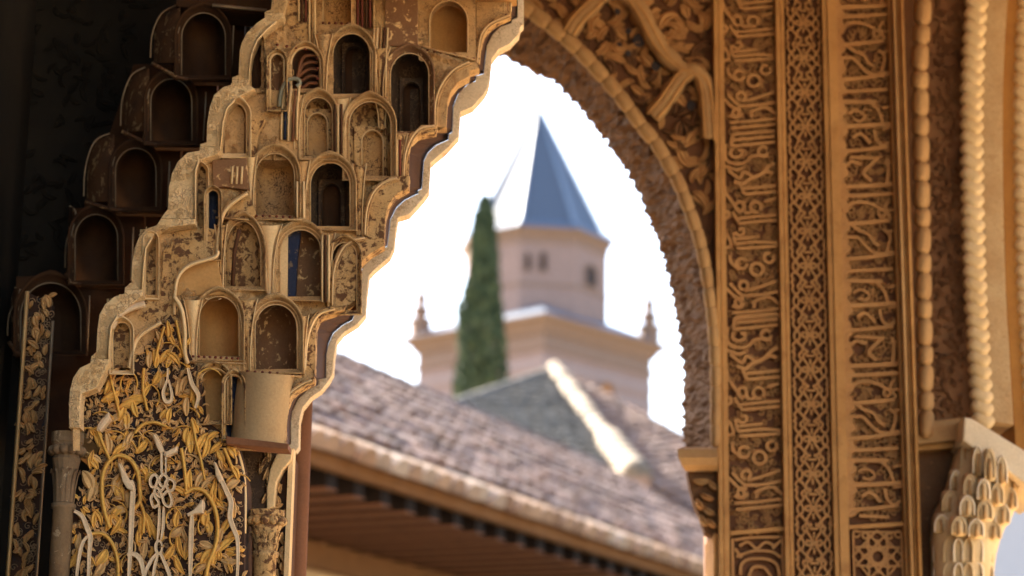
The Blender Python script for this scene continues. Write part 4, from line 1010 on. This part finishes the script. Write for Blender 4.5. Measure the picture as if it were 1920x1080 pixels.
# flared pendants between the niches
def pendant(x, y0, y1, w0, w1, mt, dY=-.004):
    vs, fs = [], []; n_, m_ = 14, 8
    Yc = D(x, (y0 + y1) / 2) + dY
    for i in range(n_ + 1):
        t = i / n_; wd = w1 + (w0 - w1) * (1 - t) ** 2.6; y = y0 + (y1 - y0) * t
        for j in range(m_ + 1):
            a_ = PI * j / m_; vs.append(P(x - wd / 2 * math.cos(a_), y + 3 * math.sin(a_), Yc + .01 - (.012 + .014 * (1 - t) ** 2) * math.sin(a_)))
    for i in range(n_):
        for j in range(m_): q = i * (m_ + 1) + j; fs.append((q, q + 1, q + m_ + 2, q + m_ + 1))
    p_ = put('pendant', mesh(vs, fs, True), mt, muq)
    for sg in (-1, 1):
        MB().add(sweep([(x + sg * (w1 + (w0 - w1) * (1 - i / 8) ** 2.6) / 2, y0 + (y1 - y0) * i / 8) for i in range(9)], 2.6, .010, Yc, P, 5)).put('arris', M_smoothpale, p_, True)
for k, (x, y0, y1, w0, w1) in enumerate(((607, 62, 185, 34, 9), (713, 88, 185, 38, 10), (641, 182, 288, 34, 9), (556, 176, 280, 30, 9), (750, 250, 352, 30, 8), (792, 96, 112, 20, 12), (567, 300, 416, 30, 9), (674, 306, 440, 26, 10), (506, 420, 550, 46, 11), (612, 436, 568, 34, 10), (463, 560, 696, 40, 12), (362, 560, 682, 36, 12), (566, 590, 704, 26, 10), (716, 190, 240, 26, 12), (470, 292, 412, 24, 9), (400, 560, 562, 30, 20), (414, 420, 548, 24, 8))):
    pendant(x, y0, y1, w0, w1, (M_moth, M_flaky, M_smoothpale)[k % 3])
# continuous plaster ground between the cells: lumpy, with the openings left free
vs, fs, idx = [], [], {}
for jy in range(-60, 846, 5):
    xa, xb = by_y(L_OUT, jy) + 8, by_y(R_B, jy) - 1
    for jx in range(int(xa // 5) * 5, int(xb // 5) * 5 + 6, 5):
        x = min(max(jx, xa), xb); n_ = noise.noise(Vector((x * .03, jy * .03, 2.2))) * .012 + noise.noise(Vector((x * .11, jy * .11, 5))) * .005
        idx[(jx, jy)] = len(vs); vs.append(P(x, jy, D(x, jy) + .012 + n_))
for (jx, jy), k in idx.items():
    q = [idx.get((jx + a, jy + b)) for a, b in ((0, 0), (5, 0), (5, 5), (0, 5))]
    if None in q or any(inside(jx + 2.5, jy + 2.5, o_) for o_ in OPEN) or (jy > 590 and inside(jx, jy, [(150, 745), (200, 700), (262, 660), (300, 612), (320, 596), (345, 640), (368, 690), (378, 720), (382, 785), (402, 800), (440, 840), (440, 900), (150, 900)])): continue
    fs.append(tuple(q))
put('vault_ground', mesh(vs, fs, True), M_moth, muq)
# shallow carved scrollwork on the near lobes and on the ground between the cells
rnd = random.Random(41)
def spiral(x, y, R_, Y, wd, h):
    sg, a0 = rnd.choice((-1, 1)), rnd.uniform(0, 6.28)
    return sweep([(x + (R_ * t + .5) * math.cos(a0 + sg * t * 7.5), y + (R_ * t + .5) * 1.2 * math.sin(a0 + sg * t * 7.5)) for t in [q / 11 for q in range(12)]], wd, h, Y, P, 3)
for y0, y1 in ((-60, 24), (24, 150), (150, 275), (275, 410), (410, 543), (543, 673), (673, 802)):
    fm = MB(); pol = seg(L_OUT, y0, y1) + list(reversed(seg(L_IN, y0, y1))); ym = (y0 + y1) / 2; Yl = D(xl(ym), ym) - .0203
    for k in range(420):
        x, y = rnd.uniform(120, 560), rnd.uniform(y0 + 3, y1 - 3)
        xa, xb = by_y(L_OUT, y) + 5, by_y(L_IN, y) - 5
        if xb > xa and k < 42: fm.add(spiral(rnd.uniform(xa, xb), y, rnd.uniform(3.5, 6.5), Yl, 1.5, .0028))
    if fm.v: fm.put('carved_scrolls', M_pale, muq, kind='stuff')
fm = MB()
for k in range(2600):
    y = rnd.uniform(-20, 700); x = rnd.uniform(by_y(L_IN, y) + 6, by_y(R_B, y) - 6)
    if any(inside(x, y, o_) for o_ in OPEN) or (y > 590 and x < 385): continue
    fm.add(spiral(x, y, rnd.uniform(3, 6), D(x, y) + .012 + noise.noise(Vector((x * .03, y * .03, 2.2))) * .012 + noise.noise(Vector((x * .11, y * .11, 5))) * .005, 1.7, .0035))
fm.put('carved_scrolls', M_moth, muq, kind='stuff')
# ledges, painted dots
def ledge(pts, wd=4, h=.010, mt=M_moth, off=-.012):
    MB().add(sweep(pts, wd, h, D(pts[0][0], pts[0][1]) + off, P, 6)).put('ledge', mt, muq, True)
for pts in ([(783, 86), (893, 113)], [(462, 411), (566, 412)], [(404, 408), (466, 412)], [(356, 678), (462, 682)], [(458, 700), (566, 706)]): ledge(pts)
dm = MB()
for (xa, ya, xb, yb, n_) in ((606, 43, 652, 44, 5), (790, 92, 888, 110, 9), (468, 404, 556, 407, 8), (414, 411, 462, 412, 5), (362, 668, 446, 672, 9), (464, 696, 562, 702, 8), (520, 84, 572, 92, 4), (594, 90, 596, 166, 5)):
    for k in range(n_):
        x, y = xa + (xb - xa) * k / (n_ - 1), ya + (yb - ya) * k / (n_ - 1); Y = D(x, y) - .012; vs = [P(x + 2.9 * math.cos(a * PI / 4), y + 2.6 * math.sin(a * PI / 4), Y) for a in range(8)]
        dm.add((vs + [P(x, y, Y - .004)], [(a, (a + 1) % 8, 8) for a in range(8)]))
dm.put('painted_dots', M_red, muq, kind='stuff')

# ------------------------------------------------------------------ niches in the shade behind, shade also put into their colour
YD = 5.62
dk = thing('shaded_muqarnas', tuple(P(300, 500, YD)[:2]) + (0,), 'dark shade-toned stucco niches stepping up in shade left of the sunlit honeycomb arch', 'arch')
def dcell(cx0, cx1, yt, yb, lx0, lyt, lyb, off, nxt):
    Y = YD - off
    o, Y = niche(cx0, cx1, yt, yb, 15, front=M_shade, back=M_shade, depth=.12, thick=.10, rims=((1.5, 2.6, .006, None),), root=dk, Y=Y, rimmat=M_shaderim, name='niche')
    plate('spandrel', dk, [(cx0 - 10, yt - 14), (nxt, yt - 18), (nxt - 4, yb + 14), (cx0 - 12, yb + 12)], Y + .15, .03, M_shade, .002)
    # the bowed cell to its left
    vs, fs = [], []
    for i in range(13):
        t = i / 12; y = lyt + (lyb - lyt) * t; env = math.sqrt(max(0, 1 - (1 - min(1, t / .55)) ** 2))
        a, b = cx0 - 14 - (cx0 - 14 - lx0) * env, cx0 - 4
        for j in range(9):
            s = j / 8; vs.append(P(a + (b - a) * s, y, Y - .01 + .09 * (1 - s) ** 2))
    for i in range(12):
        for j in range(8): q = i * 9 + j; fs.append((q, q + 1, q + 10, q + 9))
    c = put('bowed_cell', mesh(vs, fs, True), M_shadepatch, dk)
    MB().add(sweep(smooth([(lx0 - 6, lyb - 10), (lx0 - 3, (lyt + lyb) / 2), (lx0 + 14, lyt + 14), (cx0 - 12, lyt - 2)], 6), 3, .008, Y + .05, P, 5)).put('rim', M_shaderim, c, True)
    MB().add(sweep([(cx0 - 2, yt + 10), (cx0 - 12, (yt + yb) / 2 - 10), (cx0 - 15, yb + 2)], 3.4, .010, Y - .005, P, 5)).put('rim', M_shaderim, c, True)
    MB().add(sweep([(nxt - 22, yt + 22), (nxt - 24, (yt + yb) / 2 + 10), (nxt - 27, yb)], 3.0, .010, Y, P, 5)).put('rim', M_shaderim, c, True)
    MB().add(sweep([(lx0 - 4, lyb), (cx0 - 10, yb + 4), (cx0 + 10, yb + 8)], 8, .016, Y - .01, P, 5)).put('ledge', M_shadepatch, dk, True)
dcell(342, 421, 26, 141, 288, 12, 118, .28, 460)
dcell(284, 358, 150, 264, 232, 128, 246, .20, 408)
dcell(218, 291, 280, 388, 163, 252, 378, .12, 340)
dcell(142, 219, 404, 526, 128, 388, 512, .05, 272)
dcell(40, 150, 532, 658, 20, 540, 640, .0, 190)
MB().add(sweep([(398, 10), (440, 14), (500, 20)], 7, .02, YD - .30, P, 6)).put('ledge', M_shaderim, dk, True)
plate('backing', dk, [(330, -80), (520, -80), (520, 30), (330, 12)], YD - .28, .1, M_shade, .002)
plate('backing', dk, [(250, 120), (460, 120), (420, 330), (360, 500), (300, 700), (180, 830), (60, 830), (60, 640), (120, 520), (160, 380)], YD + .13, .1, M_shade, .002)
# black wall behind all that
bw = [(-160, -160), (470, -160), (470, 60), (430, 250), (360, 420), (290, 600), (240, 760), (420, 860), (420, 2400), (-160, 2400)]
dw = thing('shade_black_wall', tuple(P(150, 900, 5.9)[:2]) + (0,), 'near-black shade-toned wall with faint carving at the left edge', 'wall')
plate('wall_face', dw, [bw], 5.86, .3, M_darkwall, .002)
rnd = random.Random(21); fm = MB()
for k in range(260):
    x, y = rnd.uniform(-40, 260), rnd.uniform(-40, 560)
    fm.add(leaf(x, y, rnd.uniform(0, 360), rnd.uniform(20, 40), rnd.uniform(7, 13), 5.861, .015, rnd.uniform(-2.5, 2.5), P, 5))
fm.put('faint_carving', M_darkwall, dw, kind='stuff')

# ------------------------------------------------------------------ carved panel with script below the arch
YP = 4.99
pan = thing('carved_script_panel', tuple(P(300, 950, YP)[:2]) + (0,), 'carved panel of yellow leaves and white knotted Arabic script on dark ground', 'carved panel')
pb = [(150, 745), (180, 730), (200, 700), (245, 690), (262, 660), (285, 640), (300, 612), (320, 590), (345, 640), (368, 690), (378, 720), (382, 785), (402, 800), (440, 828), (458, 900), (460, 2400), (128, 2400), (134, 960), (186, 840), (150, 802)]
plate('ground', pan, [pb], YP, .15, M_ground, .001)
white = [
    (8.5, [(246, 900), (249, 918), (247, 960), (244, 1035), (240, 1100)]), (9, [(224, 870), (231, 888), (240, 905), (248, 918)]),
    (7, [(303, 846), (303, 888)]), (5, [(311, 846), (311, 888)]), (9, [(289, 815), (297, 832), (306, 848)]), (9, [(328, 842), (316, 852), (307, 850)]),
    (5, [(299, 948), (298, 985), (295, 1014)]), (5, [(307, 948), (306, 985), (302, 1012)]), (5, ringp(298, 1026, 6, 0, 350, 12)), (6, [(296, 1036), (284, 1050), (272, 1075), (268, 1100)]), (6, [(300, 1036), (310, 1058), (318, 1080), (322, 1100)]), (5, [(296, 1040), (290, 1062), (284, 1100)]),
    (8, [(360, 964), (358, 1010), (356, 1100)]), (10, [(379, 938), (377, 955), (362, 962)]),
    (8, [(402, 868), (409, 885), (416, 902), (425, 922), (433, 942), (431, 970), (439, 994), (445, 1012), (446, 1052), (444, 1090)]),
    (8, [(139, 958), (154, 968), (163, 990), (169, 1008), (167, 1043), (165, 1100)]), (8, [(238, 1040), (254, 1040), (266, 1058), (271, 1100)]), (6, [(168, 1002), (154, 1020), (146, 1060), (142, 1100)]),
    (6, [(314, 712), (306, 735), (310, 752), (320, 752), (322, 738), (316, 712)]), (6, [(315, 690), (314, 712)]), (8, [(186, 802), (196, 790), (203, 775)]), (9, [(184, 808), (190, 796), (200, 780)]),
    (7, [(352, 690), (360, 720), (372, 742), (366, 765)]),
]
for wd, pts in white:
    MB().add(sweep(smooth(pts, 5), wd * 1.05, .012, YP - .02, P, 6, prof='flat', taper=lambda t: .75 + .5 * math.sin(PI * min(1, t * 1.1)) if t < .9 else .7)).put('script_stroke', M_script, pan)
for pts in ([(288, 952), (283, 935), (290, 925), (302, 932), (312, 922), (324, 918), (327, 905), (318, 898), (310, 906), (316, 920), (322, 938), (318, 950), (308, 944), (304, 930), (296, 915), (284, 912), (282, 898), (290, 890), (296, 898), (292, 912), (290, 928), (298, 944), (288, 952)],
            [(306, 888), (298, 900), (304, 912), (316, 908)], [(306, 888), (314, 898), (306, 916), (296, 924)]):
    MB().add(sweep(smooth(pts, 5), 6, .024, YP - .016, P, 6, prof='flat')).put('script_knot', M_script, pan)
for hd in ([(221, 866), (228, 876), (238, 893), (252, 914), (250, 921), (238, 916), (229, 902)], [(380, 936), (381, 962), (366, 963), (352, 968), (349, 963), (362, 956)], [(401, 864), (408, 876), (418, 900), (410, 904), (404, 892)], [(286, 812), (294, 820), (307, 846), (300, 850), (293, 838)], [(332, 836), (330, 848), (310, 856), (308, 848)], [(203, 772), (206, 786), (188, 808), (182, 804)], [(398, 560), (399, 560), (399, 561)]):
    if len(hd) > 3: plate('script_head', pan, [hd], YP - .036, .03, M_script, .003)
arcs = [(9, [(206, 990), (195, 955), (191, 925), (193, 888), (206, 863), (223, 854), (244, 862), (258, 886), (262, 915), (262, 940), (250, 955)]), (9, [(346, 926), (362, 917), (382, 921), (400, 946), (408, 984), (404, 1022), (390, 1060), (384, 1100)]),
        (8, [(166, 1002), (192, 1001), (211, 1021), (221, 1056), (220, 1100)]), (7, [(252, 812), (268, 796), (290, 792), (312, 800)]), (7, [(180, 800), (196, 840), (206, 862)]), (7, [(262, 940), (270, 965), (268, 1000)]), (7, [(340, 840), (346, 880), (350, 925)]),
        (6, [(205, 700), (212, 730), (222, 768), (224, 782)]), (6, [(330, 600), (338, 640), (345, 668)]), (6, [(308, 612), (298, 645), (290, 680)]), (7, [(420, 840), (428, 860), (436, 880)]), (6, [(270, 690), (268, 730), (276, 770)]), (6, [(360, 790), (368, 830), (376, 860), (384, 900)])]
for wd, pts in arcs:
    MB().add(sweep(smooth(pts, 6), wd, .018, YP - .006, P, 6)).put('stem', M_ochre, pan, True)
key = [(316, 640, 80, 42, 13), (304, 652, 100, 40, 13), (328, 650, 110, 42, 12), (292, 690, 85, 40, 16), (300, 680, 60, 36, 15), (280, 690, 100, 34, 14), (312, 690, 75, 36, 14), (336, 684, 115, 40, 14), (286, 720, 40, 30, 16), (300, 730, 70, 36, 13),
    (208, 722, 95, 40, 15), (196, 740, 60, 36, 14), (190, 752, 20, 42, 20), (222, 766, 30, 46, 18), (240, 748, 10, 40, 18), (232, 775, 200, 36, 14), (268, 748, 80, 34, 13), (258, 782, 120, 36, 14), (222, 790, 60, 32, 20), (236, 800, 80, 36, 16),
    (330, 742, 70, 34, 14), (342, 736, 100, 38, 14), (356, 755, 60, 36, 12), (350, 780, 100, 40, 16), (366, 772, 80, 36, 14), (300, 785, 60, 28, 14), (316, 792, 100, 30, 14),
    (196, 850, 110, 46, 16), (204, 852, 85, 48, 17), (212, 856, 65, 44, 15), (190, 868, 130, 36, 14), (228, 846, 60, 38, 15), (240, 838, 95, 36, 14), (254, 850, 40, 38, 16), (238, 808, 90, 30, 15),
    (358, 850, 100, 48, 18), (368, 852, 80, 50, 17), (380, 858, 60, 46, 15), (350, 832, 110, 36, 15), (394, 850, 50, 36, 14), (372, 812, 120, 34, 16), (388, 830, 70, 34, 14),
    (358, 918, 110, 42, 15), (368, 916, 85, 46, 15), (378, 920, 70, 44, 14), (392, 936, 60, 44, 14), (350, 930, 130, 34, 14), (398, 950, 80, 46, 12),
    (172, 920, 100, 44, 26), (180, 932, 120, 34, 22), (166, 940, 60, 40, 22), (206, 960, 20, 36, 18), (214, 968, 320, 36, 16), (232, 950, 200, 34, 18), (228, 968, 250, 44, 14), (216, 978, 290, 36, 14), (272, 905, 70, 30, 16), (276, 895, 100, 28, 14),
    (264, 965, 280, 46, 15), (270, 960, 300, 52, 16), (276, 975, 310, 44, 13), (272, 1010, 270, 48, 14), (262, 990, 255, 40, 13), (318, 1006, 20, 34, 20), (330, 990, 100, 36, 14), (340, 985, 280, 46, 12), (334, 1000, 265, 50, 14), (346, 1000, 290, 48, 13), (326, 1020, 250, 40, 16), (330, 1040, 270, 44, 14),
    (384, 985, 100, 30, 22), (392, 1002, 80, 30, 18), (374, 1016, 330, 30, 18), (386, 1030, 300, 28, 16), (416, 1000, 70, 36, 15), (412, 1018, 100, 34, 14), (426, 1010, 40, 30, 18), (410, 1035, 60, 44, 16), (424, 1040, 20, 34, 18), (414, 1050, 340, 36, 16), (400, 1062, 90, 40, 14), (418, 960, 100, 34, 13), (414, 940, 80, 30, 12), (424, 920, 60, 36, 18),
    (176, 990, 100, 42, 13), (190, 985, 90, 40, 12), (184, 990, 115, 36, 12), (198, 996, 60, 36, 14), (200, 1030, 250, 40, 22), (194, 1050, 260, 40, 18), (150, 1000, 250, 48, 16), (146, 1030, 260, 46, 14), (184, 880, 120, 36, 16), (170, 880, 100, 40, 14), (440, 860, 100, 30, 16), (420, 870, 110, 34, 16), (446, 900, 95, 36, 14), (440, 940, 260, 34, 12),
    (348, 1050, 100, 34, 14), (378, 1060, 80, 40, 15), (368, 1075, 60, 30, 14), (236, 920, 300, 36, 20), (220, 900, 270, 44, 22), (216, 925, 95, 40, 20)]
rnd = random.Random(17)
for (x, y, an, L, W) in key:
    r_ = rnd.random()
    put('leaf', mesh(*leaf(x, y, an, L * .95, W * .92, YP - .002, rnd.uniform(.011, .02), rnd.choice((-1, 1)) * rnd.uniform(.3, 1.3))), M_ochre if r_ < .68 else M_leafpale, pan)
c_ = 0
for k in range(1500):
    x, y = rnd.uniform(135, 456), rnd.uniform(605, 1085)
    if not inside(x, y, pb) or c_ > 176: continue
    c_ += 1
    put('leaf', mesh(*leaf(x, y, rnd.uniform(20, 160) if rnd.random() < .7 else rnd.uniform(0, 360), rnd.uniform(13, 24), rnd.uniform(6, 10), YP - .001, rnd.uniform(.010, .02), rnd.choice((-1, 1)) * rnd.uniform(.4, 1.8))), M_ochre if rnd.random() < .42 else M_leafpale, pan)
fm = MB()
for k in range(1100):
    x, y = rnd.uniform(135, 456), rnd.uniform(605, 1090)
    if inside(x, y, pb): fm.add(leaf(x, y, rnd.uniform(0, 360), rnd.uniform(9, 18), rnd.uniform(4, 7.5), YP - .0008, rnd.uniform(.006, .013), rnd.choice((-1, 1)) * rnd.uniform(.6, 2.4), P, 4))
fm.put('small_leaves', M_leafpale, pan, kind='stuff')
fm = MB()
for k in range(1000):
    x, y = rnd.uniform(132, 458), rnd.uniform(600, 1090)
    if not inside(x, y, pb): continue
    s = rnd.choice((-1, 1)); a0 = rnd.uniform(0, 6.28); R_ = rnd.uniform(4, 8)
    fm.add(sweep([(x + (R_ * t + .6) * math.cos(a0 + s * t * 8), y + (R_ * t + .6) * math.sin(a0 + s * t * 8)) for t in [q / 12 for q in range(13)]], 1.5, .006, YP - .0005, P, 3))
fm.put('scroll_filigree', M_filig, pan, kind='stuff')
for k in range(60):
    x, y = rnd.uniform(145, 446), rnd.uniform(650, 1080)
    if not inside(x, y, pb): continue
    s = rnd.choice((-1, 1)); a0 = rnd.uniform(.9, 2.2); pts = [(x, y)]
    for q in range(7): pts.append((pts[-1][0] + 8 * math.cos(a0), pts[-1][1] - 8 * math.sin(a0))); a0 += s * .32
    MB().add(sweep(pts, 4.2, .012, YP - .004, P, 5, taper=(1.1, .5))).put('stem', M_ochre if k % 3 else M_leafpale, pan, True)

# ------------------------------------------------------------------ pier below: side strips, colonnettes, wooden post
def vpiece(name, root, x0, x1, y0, Y, thick, mat, bevel=.002):
    X0, X1 = P(x0, 900, Y).x, P(x1, 900, Y).x; zt_ = P((x0 + x1) / 2, y0, Y).z
    vs, fs = box(X0, X1, Y, Y + thick, 0, zt_); return put(name, mesh(vs, fs), mat, root)
ls = thing('carved_edge_strip', tuple(P(50, 900, 5.3)[:2]) + (0,), 'narrow strip of carved pale leaves with a lit edge, far left of the script panel', 'carving')
X0 = P(27, 900, 5.3)
def LS(px, py, Y): q = P(0, py, Y); return Vector((P(px, 900, Y).x, Y, q.z))
plate('ground', ls, [(24, 545), (76, 570), (82, 2400), (24, 2400)], 5.3, .03, M_ground, .002, LS)
MB().add(sweep([(26, 545), (27, 700), (27, 900), (27, 1300)], 9, .03, 5.29, LS, 6)).put('edge_moulding', M_leafpale, ls, True)
MB().add(sweep([(79, 600), (80, 900), (80, 1300)], 6, .02, 5.3, LS, 6)).put('edge_moulding', M_shaderim, ls, True)
rnd = random.Random(23)
for k in range(92):
    x, y = rnd.uniform(38, 70), 545 + k * 6.0
    if y < 520 + (x - 30) * 1: continue
    put('leaf', mesh(*leaf(x, y, rnd.choice((60, 120, 80, 100, 240, 300)) + rnd.uniform(-20, 20), rnd.uniform(16, 28), rnd.uniform(8, 13), 5.3, rnd.uniform(.015, .035), rnd.choice((-1, 1)) * rnd.uniform(.4, 1.8), LS)), M_leafpale, ls)
fm = MB()
for k in range(150):
    x, y = rnd.uniform(32, 76), rnd.uniform(560, 1090); a0 = rnd.uniform(0, 6.28)
    fm.add(sweep([(x + (7 * t + .6) * math.cos(a0 + t * 8), y + (7 * t + .6) * math.sin(a0 + t * 8)) for t in [q / 12 for q in range(13)]], 1.8, .006, 5.2995, LS, 3))
fm.put('scroll_filigree', M_filig, ls, kind='stuff')
M_col = plaster('stained_stone', (.27, .17, .085), (.15, .085, .04), flake=(.42, .30, .17), famt=.36, fscale=40, bump=.6)
def colonnette(px, Y, ytop, ycap, r, label, mats):
    q = P(px, 900, Y); z = lambda py: P(px, py, Y).z
    o = thing('colonnette', (q.x, Y, 0), label, 'column', None)
    put('shaft', mesh(*lathe((q.x, Y, 0), [(r, 0), (r, z(ycap) - .0), (r * 1.18, z(ycap) + .003), (r * 1.18, z(ycap) + .014), (r, z(ycap) + .016)], 20), True), mats[0], o)
    zb, zt_ = z(ycap) + .0165, z(ytop); h = zt_ - zb
    cp = put('capital', mesh(*lathe((q.x, Y, 0), [(r * .95, zb), (r * 1.05, zb + h * .35), (r * 1.4, zb + h * .62), (r * 1.25, zb + h * .66), (r * 1.5, zb + h * .84), (r * 1.6, zb + h * .86), (r * 1.6, zt_)], 16), False), mats[1], o)
    for k in range(12):
        a = 2 * PI * k / 12; d = Vector((math.cos(a), math.sin(a), 0)); s = Vector((-d.y, d.x, 0)); c0 = Vector((q.x, Y, 0))
        vs = []
        for t, ro, wd in ((0, .97, .16), (.2, 1.05, .22), (.36, 1.2, .22), (.46, 1.36, .12), (.47, 1.42, .1), (.42, 1.44, .1)):
            for e in (-1, 0, 1): vs.append(c0 + d * r * (ro + (.08 if e == 0 else 0)) + s * r * wd * e + Vector((0, 0, zb + h * t)))
        put('leaf', mesh(vs, [(i * 3 + j, i * 3 + j + 1, i * 3 + j + 4, i * 3 + j + 3) for i in range(5) for j in range(2)], True), mats[1], cp)
        b_ = c0 + d * r * 1.4 + Vector((0, 0, zb + h * .74))
        put('knob', mesh(*lathe(b_, [(.001, -.012), (.010, -.008), (.013, 0), (.010, .008), (.001, .012)], 8), True), mats[1], cp)
    return o
colonnette(122, 4.97, 812, 956, .024, 'dark little stone column with carved capital left of the script panel', (M_col, M_col))
colonnette(503, 5.06, 958, 1046, .027, 'little stone column with weathered capital right of the script panel', (M_flaky, M_flaky))
rs = thing('carved_corner_pilaster', tuple(P(520, 950, 5.3)[:2]) + (0,), 'narrow pilaster of pale carved leaves and a curved bracket right of the script panel', 'pilaster')
vpiece('core', rs, 455, 546, 850, 5.30, .2, M_brown)
vpiece('edge_moulding', rs, 539, 548, 840, 5.24, .06, M_smoothpale)
vpiece('back_strip', rs, 505, 538.5, 845, 5.27, .03, M_ground)
br = [(518, 852), (538, 844), (548, 842), (546, 862), (530, 880), (518, 905), (514, 950), (500, 956), (500, 915), (506, 880)]
plate('bracket', rs, [br], 5.22, .05, M_smoothpale, .003)
plate('bracket_shade', rs, [(440, 832), (524, 842), (505, 880), (498, 915), (498, 956), (470, 956), (462, 900)], 5.235, .06, M_dusk, .003)
MB().add(sweep(smooth([(458, 1000), (459, 940), (456, 890), (446, 850), (432, 826)], 5), 8, .02, 5.02, P, 6)).put('moulding', M_smoothpale, rs, True)
rnd = random.Random(31)
for k in range(34):
    x, y = rnd.uniform(514, 534), 872 + k * 6.6
    if x < 524 and y < 940: continue
    put('leaf', mesh(*leaf(x, y, rnd.choice((50, 130, 90, 230)) + rnd.uniform(-20, 20), rnd.uniform(16, 28), rnd.uniform(7, 11), 5.27, rnd.uniform(.012, .025), rnd.choice((-1, 1)) * rnd.uniform(.5, 1.8))), M_leafpale, rs)
for k in range(10):
    x, y = rnd.uniform(470, 505), 845 + k * 11
    put('leaf', mesh(*leaf(x, y, rnd.uniform(60, 120), 26, 9, 5.235, .014, rnd.uniform(-1, 1))), M_flaky, rs)
pq = P(563, 900, 5.5)
wp = thing('wooden_post', (pq.x, 5.5, 0), 'round reddish brown wooden post rising behind the right edge of the honeycomb arch', 'post')
r_ = 17.5 * pxm(5.5)
put('shaft', mesh(*lathe((pq.x, 5.5, 0), [(r_, 0), (r_ * .99, 2.0), (r_ * 1.01, P(563, 735, 5.5).z)], 24), True), M_wood, wp)
put('base', mesh(*lathe((pq.x, 5.5, 0), [(r_ * 1.5, 0), (r_ * 1.5, .12), (r_ * 1.05, .16)], 24), True), M_stone, wp)
# wall mass over the arch, above the picture
tag(MB().add(box(P(540, -62, 4.9).x, P(970, -62, 4.9).x, 4.75, 5.3, P(700, -75, 5.0).z, 4.748)).put('wall_above_arch', M_tan), kind='structure')
